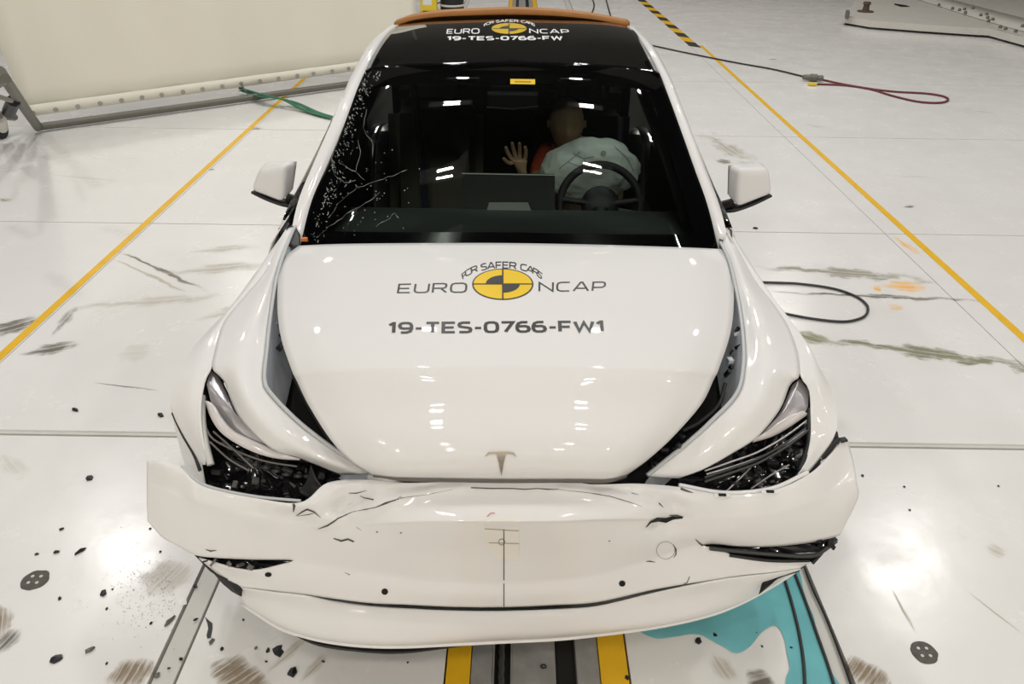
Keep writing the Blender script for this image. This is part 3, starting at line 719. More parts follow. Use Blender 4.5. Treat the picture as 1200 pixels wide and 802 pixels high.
# ---------------- bumper
T = [(172,541,.70),(190,540,.715),(212,548,.70),(228,564,.68),(250,574,.66),(300,584,.65),(352,589,.655),(384,566,.69),(430,562,.70),(475,566,.705),(530,565,.71),(588,566,.712),(650,566,.71),(700,568,.705),(750,567,.70),(796,571,.67),(850,580,.65),(905,575,.66),(948,556,.69),(972,534,.71),(990,512,.72)]
T1= [(172,546,.695),(190,547,.706),(211,556,.69),(228,570,.672),(250,579,.652),(300,589,.642),(352,595,.645),(386,582,.672),(430,575,.688),(475,572,.70),(530,571,.705),(588,571,.708),(650,571,.705),(700,573,.70),(752,578,.69),(796,580,.665),(850,585,.645),(905,581,.652),(950,562,.68),(975,540,.70),(994,518,.71)]
R1= [(172,560,.66),(189,567,.66),(210,576,.65),(228,585,.645),(250,591,.63),(300,600,.62),(346,606,.605),(384,612,.600),(430,609,.630),(475,607,.660),(530,606,.674),(588,607,.678),(650,606,.677),(700,605,.668),(752,605,.648),(790,604,.618),(850,602,.612),(905,598,.62),(955,581,.645),(982,562,.66),(1001,545,.675)]
R1b=[(172,568,.645),(189,577,.64),(210,587,.63),(228,595,.62),(250,601,.608),(300,610,.60),(344,616,.586),(382,621,.580),(430,619,.606),(475,617,.637),(530,616,.652),(588,616,.656),(650,616,.654),(700,614,.642),(752,613,.622),(790,613,.595),(850,611,.592),(905,606,.602),(955,592,.622),(984,576,.64),(1004,565,.65)]
R2= [(172,590,.60),(189,605,.585),(210,614,.575),(228,621,.565),(250,626,.555),(300,630,.545),(344,635,.535),(382,640,.53),(430,644,.535),(475,647,.54),(530,649,.542),(588,650,.542),(650,649,.542),(700,645,.542),(752,638,.545),(790,632,.538),(850,625,.552),(905,620,.56),(955,611,.575),(986,601,.59),(1005,585,.61)]
MM= [(173,611,.56),(190,630,.53),(208,640,.515),(222,648,.505),(240,653,.495),(292,656,.48),(345,657,.475),(385,664,.46),(430,671,.45),(475,677,.443),(530,682,.438),(588,684,.436),(650,681,.438),(700,674,.446),(760,657,.465),(822,639,.49),(865,641,.485),(905,641,.485),(945,637,.49),(970,632,.50),(984,628,.505)]
SU = 8
up_rows = fine([T, T1, R1, R1b, R2, MM], SU, 8)
# crumple: small local dents, real relief
def dent(rows, lst):
    for row in rows:
        for i, p in enumerate(row):
            for (c, rad, amt) in lst:
                d = (p-c).length
                if d < rad: row[i] = p + (CAM-p).normalized()*amt*(math.cos(d/rad*math.pi)*.5+.5)
                p = row[i]
    return rows
dent(up_rows, [(pt((780,607,.61)), 0.07, -0.022), (pt((415,590,.65)), 0.09, -0.022), (pt((372,600,.62)), 0.07, 0.016), (pt((815,590,.63)), 0.08, 0.012), (pt((445,580,.67)), 0.06, 0.014), (pt((480,590,.66)), 0.05, -0.010), (pt((740,585,.66)), 0.05, -0.012), (pt((335,615,.6)), 0.06, -0.008)])
def crease(rows, segs):
    """push the sheet in or out along a line, sharp in the middle, as a buckled panel folds"""
    for a, b, rad, amt in segs:
        a, b = pt(a), pt(b); ab = b-a
        for row in rows:
            for i, p in enumerate(row):
                t = max(0, min(1, (p-a).dot(ab)/ab.length_squared)); d = (p-(a+ab*t)).length
                if d < rad: row[i] = p + (CAM-p).normalized()*amt*1.7*(1-d/rad)**1.3
crease(up_rows, [((375,617,.60), (414,601,.635), .030, .012), ((414,601,.635), (470,584,.68), .028, .012), ((470,584,.68), (545,572,.70), .022, .007),
  ((398,596,.63), (440,580,.67), .030, -.014), ((440,580,.67), (500,571,.70), .022, -.010), ((655,574,.70), (715,583,.68), .022, .007), ((715,583,.68), (785,603,.62), .028, .012),
  ((700,571,.70), (760,583,.67), .026, -.010), ((760,583,.67), (812,597,.62), .028, -.010), ((757,616,.60), (800,607,.61), .018, -.016), ((345,603,.60), (376,606,.61), .018, .008), ((392,572,.68), (420,566,.69), .02, .008),
  ((795,574,.66), (830,590,.63), .02, .006)])
L0 = [(233,655,.485),(292,669,.455),(345,659,.472),(385,664,.46),(430,671,.45),(475,677,.443),(530,682,.438),(588,684,.436),(650,681,.438),(700,674,.446),(760,657,.465),(822,641,.488),(862,652,.465),(905,659,.45),(950,660,.45)]
L1 = [(258,675,.42),(308,680,.42),(350,678,.43),(388,683,.42),(432,690,.41),(475,694,.405),(530,698,.40),(588,699,.398),(650,696,.40),(700,690,.405),(765,674,.42),(825,664,.43),(865,665,.43),(905,664,.43),(943,663,.43)]
L2 = [(284,688,.39),(322,693,.38),(358,697,.375),(392,702,.37),(432,707,.362),(475,709,.36),(530,711.5,.356),(588,712,.355),(650,709.5,.357),(700,706,.36),(768,691,.375),(828,681,.39),(868,675,.40),(905,671,.415),(938,666,.42)]
lowf = fine([L0, L1, L2], SU, 6)
v1, f1 = gridmesh(up_rows); v2, f2 = gridmesh(lowf)
nu1, nu2 = len(up_rows[0]), len(lowf[0]); mp = {}
for q in range(nu2):
    c = q - 2*SU + 6*SU
    if 2*SU <= q <= 11*SU: mp[q] = (len(up_rows)-1)*nu1 + c
vs = list(v1); idx = []
for q, p in enumerate(v2):
    if q in mp: idx.append(mp[q])
    else: idx.append(len(vs)); vs.append(p)
fs = list(f1) + [tuple(idx[i] for i in f) for f in f2]
bumper = solid(mk('bumper', vs, fs, M['paint'], car, ang=50), 0.004)
bb = bvh(bumper); lower = bumper; bl = bb
P0 = [(284,688.3,.385),(322,693.3,.375),(358,697.5,.370),(392,704.5,.328),(432,710,.315),(475,713,.31),(530,715.5,.307),(588,716,.305),(650,714,.307),(700,710,.31),(768,694,.345),(828,681.5,.385),(868,675.3,.396),(905,671.3,.411),(938,666,.418)]
P1 = [(280,694,.345),(318,706,.325),(356,715,.31),(392,721,.298),(432,725,.29),(475,727,.286),(530,728,.284),(588,728,.283),(650,725,.286),(700,720,.29),(768,707,.305),(828,696,.325),(868,686,.355),(905,677,.385),(938,667,.41)]
P2 = [(282,703,.30),(322,727,.265),(356,739,.252),(392,746,.243),(432,750,.238),(475,750.5,.236),(530,748,.235),(588,745,.233),(650,742,.235),(700,738,.238),(768,730,.243),(828,717,.255),(868,703,.28),(905,684,.33),(932,668,.385)]
P3 = [(284,706,.27),(326,733,.22),(358,744,.21),(392,751,.20),(432,755,.195),(475,755.5,.193),(530,753,.190),(588,750,.183),(650,747,.185),(700,742,.188),(768,733,.195),(828,720,.21),(868,705,.25),(905,685,.31),(932,668,.37)]
P2b= [pt(p)+V((0, 0.03, -0.012)) for p in P3]; P4 = [pt(p)+V((0, 0.35, -0.02)) for p in P3]
lip = skin('bumper_lip', fine([P0, P1, P2, P3, P2b, P4], 5, 5), M['paint'], car, 0.003)
# dark recess behind the slit and the vents
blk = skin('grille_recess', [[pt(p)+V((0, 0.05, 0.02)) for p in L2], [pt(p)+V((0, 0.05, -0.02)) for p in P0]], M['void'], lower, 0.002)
# black splitter and undertray below the lip
sp = skin('splitter', fine([[pt((x, y, z))+V((0, 0.01, 0)) for (x, y, z) in [(338,746,.185),(372,761,.16),(420,768,.15),(470,770,.145),(530,763,.145),(588,754,.155)]],
      [pt((x, y, z))+V((0, 0.02, 0)) for (x, y, z) in [(340,738,.19),(375,750,.17),(420,757,.16),(470,759,.155),(530,754,.155),(588,748,.16)]],
      [pt((x, y, z))+V((0, 0.35, 0)) for (x, y, z) in [(340,738,.17),(375,750,.15),(420,757,.14),(470,759,.14),(530,754,.14),(588,748,.14)]]], 5, 3), M['black'], lip, 0.006)
boxo('undertray', (0.0, 2.3, 0.19), (1.5, 3.9, 0.03), M['void'], car)
# vents
def vent(pts, parent, nm='side_vent'):
    t = patch(nm, pts, M['gloss_black'], parent, -0.02, 4, jit=0.006, res=40, up=V((0, -1, 0)))
    return t
vl = vent([(228,651,.485),(345,656,.465),(345,660,.46),(318,667,.45),(290,670,.44),(262,675,.42),(248,672,.43)], bumper)
patch('torn_liner', [(250,672,.43),(268,679,.41),(284,690,.38),(283,700,.355),(272,694,.36),(260,684,.39)], M['black'], bumper, 0.004, 3, t=0.002, res=20)
clutter('vent_fragment', [(245,658,.478),(258,661,.47),(270,663,.465),(290,662,.46)], 6, 0.022, bumper, [M['black'], M['shard_grey'], M['gloss_black']], 0.005)
vr = vent([(820,636,.485),(834,641,.478),(870,642,.475),(905,642,.475),(945,638,.48),(978,629,.49),(976,640,.475),(962,650,.455),(950,660,.44),(905,661,.435),(862,655,.45),(838,648,.465)], bumper)
tube('vent_rail', [pt(p) for p in [(832,643,.49),(870,647,.475),(905,650,.468),(950,652,.462),(970,642,.475),(980,634,.49)]], 0.006, M['screen'], bumper, n=8, res=24)
tube('vent_rail', [pt(p) for p in [(855,651,.468),(900,657,.455),(948,658,.45)]], 0.005, M['black'], bumper, n=8, res=20)
tube('vent_rail', [pt(p) for p in [(952,660,.44),(965,645,.46),(975,630,.485)]], 0.006, M['black'], bumper, n=8, res=20)
clutter('vent_fragment', [(958,636,.49),(968,634,.49),(977,632,.49)], 4, 0.024, bumper, [M['black'], M['gloss_black']], 0.0)
patch('torn_liner', [(900,674,.40),(918,668,.41),(945,660,.43),(938,670,.40),(912,678,.385),(893,690,.35),(889,697,.33),(893,684,.36)], M['black'], bumper, 0.0, 3, t=0.002, res=24)
# flange tabs along the top edge under the lamps
for (x, y, z, w_) in [(846,581,.655,16),(902,577,.665,14)]:
    c = at(x, y, z=z); boxo('clip_tab', c, (0.045, 0.012, 0.006), M['paint'], bumper, bev=0.002)
    boxo('clip_slot', c+V((0, -0.002, 0.004)), (0.020, 0.008, 0.004), M['void'], bumper)
tube('bumper_flange', [pt(p)+V((0, 0.008, 0.0)) for p in T[15:19]], 0.006, M['paint'], bumper, n=8, res=30)
tube('bumper_flange', [pt(p)+V((0, 0.006, 0.0)) for p in T[2:7]], 0.004, M['seal'], bumper, n=8, res=30)
clutter('arch_clip', [(985,510,.735),(990,514,.73)], 1, 0.03, bumper, [M['black']])
# bright inner flank piece at the far corner
patch('torn_skin', [(962,537,.70),(975,528,.705),(986,520,.705),(984,532,.69),(975,545,.68),(962,552,.675)], M['paint'], bumper, 0.004, 3, t=0.002, res=20)
# crack lines and gashes
C_ = [
 ([(373,620),(384,616),(396,608),(414,600)], [.6,2,1.6,.5]), ([(414,600),(440,595),(452,590),(470,584)], [.5,1,2.2,.8]), ([(470,584),(500,580),(530,574)], [.6,.4,.2]),
 ([(409,578),(418,578),(430,575)], [.8,1.2,.4]), ([(422,581),(428,584),(438,586)], [.6,1.2,1.6]), ([(343,588),(345,593),(344,600)], [1,3.5,1]),
 ([(347,605),(354,600),(360,597),(368,600),(376,607)], [.6,1.8,2.2,1.6,.4]), ([(349,605),(362,603),(370,601)], [.4,1,.4]), ([(391,631),(400,634),(408,632),(415,635)], [1.2,2.4,2.2,1.8]),
 ([(241,644),(247,646),(254,645)], [.6,2,.6]), ([(552,572),(575,573),(600,573)], [1.2,1.4,1.2]), ([(600,573),(615,574),(630,573),(642,574),(655,574)], [1.2,1.2,1,1.4,.4]),
 ([(655,574),(690,578),(715,582),(735,588),(752,594)], [.3,.6,.9,.8,.3]), ([(772,590),(777,595)], [1.6,.4]), ([(740,578),(748,580)], [.9,.4]),
 ([(757,618),(762,612),(770,609),(780,610),(788,607),(800,607)], [1,2.2,5,6,4.5,2.5]), ([(801,606),(793,604),(784,604)], [1,1.8,.8]),
 ([(795,572),(805,576),(812,578)], [3,2,.6]), ([(789,654),(792,650),(792,644),(789,638)], [.4,1.4,1.6,.4]), ([(757,658),(762,658),(768,659)], [.8,1.6,.5]),
 ([(815,632),(820,637),(828,642)], [.8,1.8,3]), ([(470,582),(462,588)], [.5,.3]), ([(590,712),(590,640)], .9),
 ([(441,623),(443,624)], 1.2), ([(469,625),(471,624)], 1.2), ([(713,634),(715,634)], 1.2), ([(404,671),(410,674)], [.4,1]), ([(418,618),(424,622)], [.6,.2])]
for pl, w_ in C_:
    if pl[0] == (590, 712): continue
    decal('crack', bb, [strip2(pl, w_)], M['void'] if isinstance(w_, list) and max(w_) > 4 else M['crack'], bumper, 0.0012)
decal('tape_patch', bb, [poly2([(566,617),(608,617),(609,656),(585,656),(568,640)]), poly2([(557,606),(612,606),(612,612),(560,614)])], M['tape'], bumper, 0.0008)
decal('centre_line', bb, [strip2([(590.5,620),(590.5,680)], 1.1)], M['crack'], bumper, 0.0016)
decal('pencil_cross', bb, [strip2([(568,619.5),(608,622)], .8), strip2([(573,636),(608,637)], .7), ell2(588,635,4,4,inner=.75)], M['faint'], bumper, 0.0016)
decal('ink_mark', bb, [strip2([(571,606),(575,602),(580,602)], 1.0)], M['red'], bumper, 0.0016)
decal('tow_cap_outline', bb, [ell2(780,645,11,10.5,inner=.95)], M['faint'], bumper, 0.0012)
decal('centre_line', bl, [strip2([(590.5,684),(590.5,711)], 1.1)], M['crack'], lower, 0.0012)
lb = bvh(lip)
decal('centre_line', lb, [strip2([(591,717),(591.5,738)], 1.1)], M['crack'], lip, 0.0012)
decal('sensor_hole', bl, [ell2(451,693.5,3.9,3.7)], M['void'], lower, 0.0012)
decal('sensor_hole', bb, [ell2(314.5,672.5,1,1)], M['void'], bumper, 0.0012)
decal('sensor_hole', bl, [ell2(314.5,673.5,4,2.8)], M['void'], lower, 0.0012)
decal('sensor_hole', bl, [ell2(729,684,3.8,3.6)], M['void'], lower, 0.0012)
for pl, w_ in [([(372,701),(380,702)], [.6, 1]), ([(790,690),(805,683),(808,676)], [.6,1,1]), ([(788,692),(798,688)], [.5,1.6])]:
    decal('crack', bl, [strip2(pl, w_)], M['crack'], lower, 0.0012)
random.seed(11)
decal('scuff', lb, [ell2(random.uniform(330, 860), 0, 1, 1) for _ in range(0)] + [ell2(x, y, random.uniform(.6, 1.6), random.uniform(.5, 1.1), n=7) for x, y in [(345,712),(363,744),(368,745),(358,743),(413,742),(395,726),(415,725),(480,735),(640,735),(698,722),(738,716),(760,720),(800,700),(833,700),(410,714)]], M['crack'], lip, 0.0012)
# strip between bonnet and bumper: torn grey seals and black clips
clutter('latch_fragment', [(438,556,.69),(450,559,.69),(456,560,.69)], 3, 0.022, bumper, [M['seal'], M['black'], M['alu']])
patch('latch_clip', [(452,557,.705),(459,557,.705),(457,567,.70),(453,564,.70)], M['void'], bumper, 0, 2, t=0.003, res=10)
patch('latch_clip', [(469,559,.708),(474,557,.712),(475,561,.71),(470,564,.705)], M['void'], bumper, 0, 2, t=0.003, res=10)
skin('latch_panel', loft([(432,553,.70),(450,558,.715),(480,559,.72),(505,560,.72)], [(428,562,.69),(450,566,.70),(480,564,.705),(505,563,.712)], 16, 3, 0.003), M['seal'], bumper, 0.002)
# ---------------- windscreen, roof, pillars
WB = [(352,287,None,1.16),(410,289,None,1.06),(500,290,None,1.02),(597,290,None,1.01),(700,292,None,1.02),(790,292,None,1.06),(842,292,None,1.16)]
G = [WB,
 [(365,236,None,1.34),(420,236,None,1.215),(505,236,None,1.165),(597,236,None,1.15),(690,238,None,1.165),(775,239,None,1.215),(829,240,None,1.34)],
 [(384,192,None,1.52),(435,188,None,1.385),(515,187,None,1.33),(598,186,None,1.315),(682,187,None,1.33),(763,190,None,1.385),(813,195,None,1.52)],
 [(404,144,None,1.74),(450,138,None,1.60),(522,136,None,1.54),(598,135,None,1.52),(676,136,None,1.54),(748,140,None,1.60),(796,147,None,1.74)],
 [(418,106,None,2.00),(460,100,None,1.86),(526,97.5,None,1.80),(599,96.5,None,1.78),(672,98,None,1.80),(738,102,None,1.86),(782,109,None,2.00)],
 [(428,83,None,2.22),(468,78,None,2.12),(530,76,None,2.06),(599,75,None,2.05),(670,76.5,None,2.06),(730,80,None,2.12),(773,86,None,2.22)]]
ws = skin('windscreen', fine(G, 6, 6), M['glass'], car, 0)
G2 = [G[-1],
 [(437,65,None,2.42),(476,61,None,2.36),(534,59,None,2.32),(599,58,None,2.31),(666,59.5,None,2.32),(722,63,None,2.36),(763,68,None,2.42)],
 [(447,48,None,2.70),(485,44,None,2.66),(538,42,None,2.64),(600,41,None,2.63),(662,42.5,None,2.64),(714,45.5,None,2.66),(753,50,None,2.70)],
 [(458,35,None,3.02),(492,31,None,3.00),(541,28.5,None,2.98),(600,27.5,None,2.98),(658,29,None,2.98),(708,32,None,3.00),(744,37,None,3.02)],
 [(467,29,None,3.28),(500,24,None,3.28),(546,21.5,None,3.28),(600,20.5,None,3.28),(655,22,None,3.28),(703,25,None,3.28),(735,30,None,3.28)]]
roof_rows = fine(G2, 6, 6)
roof = skin('roof_glass', roof_rows, M['roofglass'], car, 0.005)
rb = bvh(roof); wb = bvh(ws)
decal('lettering', rb, [text2('EURO', (524,34.5),(562,33.5),(523,40),(562,40), .18, .22)], M['white_print'], roof, 0.002)
decal('lettering', rb, [text2('NCAP', (620,33.5),(666,34.5),(620,40),(668,40.3), .18, .22)], M['white_print'], roof, 0.002)
decal('test_number', rb, [text2('19-TES-0766-FW', (524,42.5),(659,42),(523.5,48.6),(660,48.2), .28, .14)], M['white_print'], roof, 0.002)
decal('lettering', rb, arc2('FOR SAFER CARS', 597, 34, 31, 8, 158, 22, 2.6, 4.8, .2), M['white_print'], roof, 0.002)
decal('target_disc', rb, [ell2(596.5,33.7,20.5,6.4)], M['yellow_print'], roof, 0.0016)
decal('target_quadrant', rb, [ell2(596.5,33.9,11,3.2,90,180), ell2(596.5,33.9,11,3.2,270,360), strip2([(596.5,28),(596.5,40)],1.2), strip2([(577,33.9),(616,33.9)],.6)], M['decal'], roof, 0.0024)
# dark printed border on the inside of the windscreen
fr = fine(G, 6, 6); nr, nc = len(fr), len(fr[0])
inn = [[p+V((0, 0.004, -0.004)) for p in row] for row in fr]
skin('dark_border', inn, M['gloss_black'], ws, 0, cut=lambda i, j: 1 < i < 24 and 2 < j < nc-4)
st = decal('warning_sticker', wb, [poly2([(598,93),(627,93.5),(627,99.5),(598,99)])], M['yellow_print'], ws, 0.002)
decal('sticker_print', wb, [strip2([(603,96.3),(622,96.6)], 1.2)], M['orange'], ws, 0.003)
# crack web on the passenger side of the glass
random.seed(5)
crk = [[(385,255),(400,235),(420,220),(445,212),(465,204),(482,196)],[(372,278),(392,262),(410,248),(430,238),(450,222)],[(398,155),(394,170),(388,190),(392,205),(405,215),(420,210)],[(430,128),(425,150),(437,168),(436,190)],[(420,165),(423,178),(418,200),(410,203)],[(440,265),(455,258),(462,250),(468,258)],[(398,190),(405,196),(418,203),(430,214)]]
for c_ in crk:
    pl = []
    for i in range(len(c_)-1):
        for k in range(4):
            t_ = k/4; pl.append((c_[i][0]+(c_[i+1][0]-c_[i][0])*t_+random.uniform(-1, 1), c_[i][1]+(c_[i+1][1]-c_[i][1])*t_+random.uniform(-1, 1)))
    decal('glass_crack', wb, [strip2(pl, [random.uniform(.05, .4) for _ in pl])], M['sparkle'], ws, 0.0015)
pr = bvh(bpy.data.objects['dark_border'])
spk = []
for _ in range(230):
    t_ = random.random(); y = 60+225*t_; xe = 437-(y-65)*0.38+ (6 if y > 200 else 0)
    x = xe + abs(random.gauss(0, 9)); 
    if y < 84: continue
    spk.append(strip2([(x, y), (x+random.uniform(-2.2, 2.2), y+random.uniform(-3, 3))], random.uniform(.25, .8)))
for _ in range(60):
    x = random.gauss(425, 30); y = random.gauss(225, 32); spk.append(ell2(x, y, random.uniform(.3, .7), random.uniform(.3, .7), n=6))
gs = decal('glass_splinters', wb, spk, M['sparkle'], ws, 0.0015); gs['kind'] = 'stuff'
# white roof rails / A pillars: from screen base to the tail
def bodyside(s):
    if s < 0:
        gi = [(352,287,None,1.16),(365,236,None,1.34),(384,192,None,1.52),(404,144,None,1.74),(418,106,None,2.00),(428,83,None,2.22),(447,48,None,2.70),(467,29,None,3.28)]
        go = [(339,282,None,1.165),(350,234,None,1.35),(369,188,None,1.53),(389,142,None,1.75),(404,106,None,2.01),(414,84,None,2.23),(434,50,None,2.71),(456,31,None,3.28)]
    else:
        gi = [(842,292,None,1.16),(829,240,None,1.34),(813,195,None,1.52),(796,147,None,1.74),(782,109,None,2.00),(773,86,None,2.22),(753,50,None,2.70),(735,30,None,3.28)]
        go = [(854,284,None,1.165),(843,240,None,1.35),(826,195,None,1.53),(808,147,None,1.75),(793,109,None,2.01),(784,87,None,2.23),(764,52,None,2.71),(744,32,None,3.28)]
    gi = spline([pt(p) for p in gi], 40); go = spline([pt(p) for p in go], 40)
    mid = [a.lerp(b, .5)+V((s*.004, 0, .006)) for a, b in zip(gi, go)]
    lo = [p+V((s*.006, 0, -0.03)) for p in go]
    side = bpy.data.objects.new('body_side', None); COL.objects.link(side); side.parent = car
    skin('roof_rail', [gi, mid, go, lo], M['paint'], side, 0.003, ang=60)
    bx = lambda y: s*(0.832 + 0.01*math.sin((y-1)*1.2) - max(0, y-3.0)*0.05)
    tail = [V((s*0.60, 3.7, 1.27)), V((s*0.62, 4.05, 1.14)), V((s*0.66, 4.25, 1.08))]
    top = [p for p in lo if p.y < 3.3] + tail
    # side glass split at the doors
    def seg(nm, y0, y1, m, zt=None):
        tp = [p for p in top if y0-0.05 <= p.y <= y1+0.05]
        rows = []
        for q in (0, .25, .5, .75, 1):
            rows.append([p.lerp(V((bx(p.y), p.y, 0.955-0.0*p.y)), q)+V((s*0.03*math.sin(q*math.pi), 0, 0)) for p in tp])
        return skin(nm, rows, m, side, 0, face=V((s*9, 2, 2)))
    seg('side_window', 1.25, 2.05, M['sideglass']); seg('door_pillar', 2.07, 2.15, M['gloss_black']); seg('side_window', 2.17, 3.0, M['sideglass']); seg('quarter_panel', 3.02, 4.25, M['paint'])
    def door(nm, y0, y1):
        ys = [y0+(y1-y0)*k/12 for k in range(13)]; rows = []
        for (zz, dx) in ((0.965, -0.005), (0.93, 0.018), (0.80, 0.07), (0.68, 0.085), (0.50, 0.065), (0.34, 0.06), (0.22, 0.02)):
            row = []
            for y in ys:
                z = zz
                if y > 3.0:
                    dy = y-3.58
                    zl = 0.22 if abs(dy) > 0.38 else 0.33+math.sqrt(0.38**2-dy*dy)
                    z = max(zz, zl)
                row.append(V((bx(y)+s*dx*(1 if y < 3.9 else 1-(y-3.9)*1.2), y, z)))
            rows.append(row)
        return skin(nm, rows, M['paint'], side, 0.004, face=V((s*9, 2, 1)))
    d1 = door('front_door', 1.13, 2.20); boxo('door_handle', (bx(2.05)+s*0.076, 2.05, 0.80), (0.008, 0.20, 0.022), M['chrome'], d1, bev=0.003)
    d2 = door('rear_door', 2.206, 3.02); boxo('door_handle', (bx(2.9)+s*0.076, 2.88, 0.80), (0.008, 0.20, 0.022), M['chrome'], d2, bev=0.003)
    door('rear_fender', 3.026, 4.36)
    boxo('sill', (s*0.86, 2.15, 0.20), (0.06, 2.2, 0.08), M['black'], side, bev=0.01)
    # front wing end between screen and door
    return side
bodyside(-1); bodyside(1)
# cowl: black gap under the bonnet rear edge and wing root pieces
cw = skin('cowl', fine([[pt(p)+V((0, 0.03, -0.02)) for p in WB], [pt(p)+V((0, -0.05, -0.035)) for p in WB], [pt(p)+V((0, -0.15, -0.07)) for p in WB]], 4, 3), M['black'], car, 0.003)
patch('wing_root', [(336,268,.957),(344,262,.957),(352,275,.945),(352,292,.93),(340,288,.94),(334,285,.945)], M['black'], car, 0.0, 3, t=0.003, res=20)
patch('wing_root', [(858,270,.957),(850,262,.957),(843,278,.945),(843,294,.93),(852,296,.93),(858,288,.945)], M['black'], car, 0.0, 3, t=0.003, res=20)
boxo('orange_clip', at(358, 282.5, y=1.12)+V((0, -0.01, 0.01)), (0.022, 0.012, 0.014), M['orange_clip'], car, bev=0.002)
# orange taped lip over the rear edge of the roof
er = [(462,31),(480,24.5),(510,20),(550,18),(600,17),(650,18.5),(690,22),(715,26),(738,30.5)]
fr_ = spline([at(x, y+0.5, y=3.31) for x, y in er], 30); fu = spline([at(x, y-5.5+abs(x-600)*0.012, y=3.33) for x, y in er], 30)
bk = [p+V((0, 0.10, 0.0)) for p in fu]
skin('orange_tape', [fr_, fu, bk, [p+V((0, 0.12, -0.06)) for p in fu]], M['orange'], roof, 0.004, ang=30)
# tail: rear window, boot lid, rear bumper
ra = [V((x, 3.30, 1.385-abs(x)*0.05)) for x in (-.62, -.4, -.2, 0, .2, .4, .62)]
rm_ = [V((x*1.0, 3.8, 1.25-abs(x)*0.04)) for x in (-.62, -.4, -.2, 0, .2, .4, .62)]
rz = [V((x*1.05, 4.2, 1.10-abs(x)*0.03)) for x in (-.62, -.4, -.2, 0, .2, .4, .62)]
skin('rear_window', fine([ra, rm_, rz], 4, 6), M['roofglass'], car, 0.004, face=V((0, 6, 5)))
rt = [[V((x, y, z)) for x in (-.70*k, -.4, 0, .4, .70*k)] for (y, z, k) in ((4.2, 1.09, 1), (4.42, 1.08, 1), (4.46, 1.03, 1.02), (4.44, .80, 1.1), (4.50, .60, 1.15), (4.50, .40, 1.15), (4.42, .25, 1.1))]
skin('boot_lid', fine(rt, 4, 4), M['paint'], car, 0.004, face=V((0, 9, 1)))
for s in (-1, 1):
    boxo('tail_lamp', (s*0.62, 4.44, 0.88), (0.30, 0.06, 0.12), mat('tail_lamp_red', (0.4, 0.01, 0.01), 0.1), car, bev=0.01)
    skin('rear_corner', [[V((s*.70, 4.42, z)), V((s*.80, 4.40, z)), V((s*.86, 4.33, z))] for z in (1.05, .9, .6, .3)], M['paint'], car, 0.004, face=V((s*9, 9, 1)))
# ---------------- mirrors
def wing_mirror(s):
    t = bpy.data.objects.new('wing_mirror', None); COL.objects.link(t); t.parent = car
    # front face outline (px) and depth: sections from inner to outer, each a closed ring in (y,z)
    if s < 0: TL, TR, BR, BL = (303,198), (334,193), (331,239), (293,224)
    else:     TL, TR, BR, BL = (867,198), (902,198), (906,228), (864,245)
    yf = 1.44
    if s < 0: q = [at(*TR, y=yf+.01), at(*TL, y=yf+.04), at(*BL, y=yf+.02), at(*BR, y=yf-.01)]      # in-top, out-top, out-bot, in-bot
    else: q = [at(*TL, y=yf+.01), at(*TR, y=yf+.04), at(*BR, y=yf+.02), at(*BL, y=yf-.01)]
    inn_ = at(344, 224, y=yf+.07) if s < 0 else at(853, 226, y=yf+.07)
    bm = bmesh.new()
    f = [bm.verts.new(p) for p in q]
    dz = V((0, 0.11, 0))
    bk = [bm.verts.new(p) for p in (q[0]+V((-s*.022, .10, -.010)), q[1]+dz, q[2]+dz+V((0, 0, .0)), q[3]+V((-s*.025, .10, .015)))]
    for fc in ((f[0], f[1], f[2], f[3]), (bk[3], bk[2], bk[1], bk[0])): bm.faces.new(fc)
    for i in range(4): bm.faces.new((f[i], bk[i], bk[(i+1) % 4], f[(i+1) % 4]))
    bmesh.ops.recalc_face_normals(bm, faces=bm.faces[:])
    bmesh.ops.bevel(bm, geom=bm.edges[:], offset=0.028, segments=5, affect='EDGES', profile=0.6)
    me = bpy.data.meshes.new('shell'); bm.to_mesh(me); bm.free(); smooth(me, 80)
    obj('shell', me, M['paint'], t)
    # black underside lip and arm
    lp = [q[2]+V((s*.0, .02, -.012)), (q[2]+q[3])/2+V((0, .012, -.014)), q[3]+V((0, .02, -.014)), q[3]+V((-s*.035, .05, -.030)), q[3]+V((-s*.075, .08, -.05))]
    tube('lower_trim', lp, 0.0065, M['black'], t, n=8, res=16)
    bs = [q[2]+V((0, .09, -.012)), (q[2]+q[3])/2+V((0, .08, -.014)), q[3]+V((0, .09, -.014)), q[3]+V((-s*.035, .10, -.025)), q[3]+V((-s*.075, .11, -.04))]
    skin('base', [spline(lp, 16), spline(bs, 16)], M['black'], t, 0.006)
    tube('arm', [q[3]+V((-s*.005, .06, .0)), q[3]+V((-s*.04, .08, -.02)), q[3]+V((-s*.09, .10, -.045))], 0.022, M['black'], t, n=10, res=8)
    gl = [q[0]+V((-s*.018, .104, -.02)), q[1]+V((-s*.012, .114, -.02)), q[2]+V((-s*.012, .114, .016)), q[3]+V((-s*.018, .104, .022))]
    mk('mirror_glass', gl + [p+V((0, .003, 0)) for p in gl], [(0, 1, 2, 3), (7, 6, 5, 4)], M['chrome'], t, sm=False)
wing_mirror(-1); wing_mirror(1)
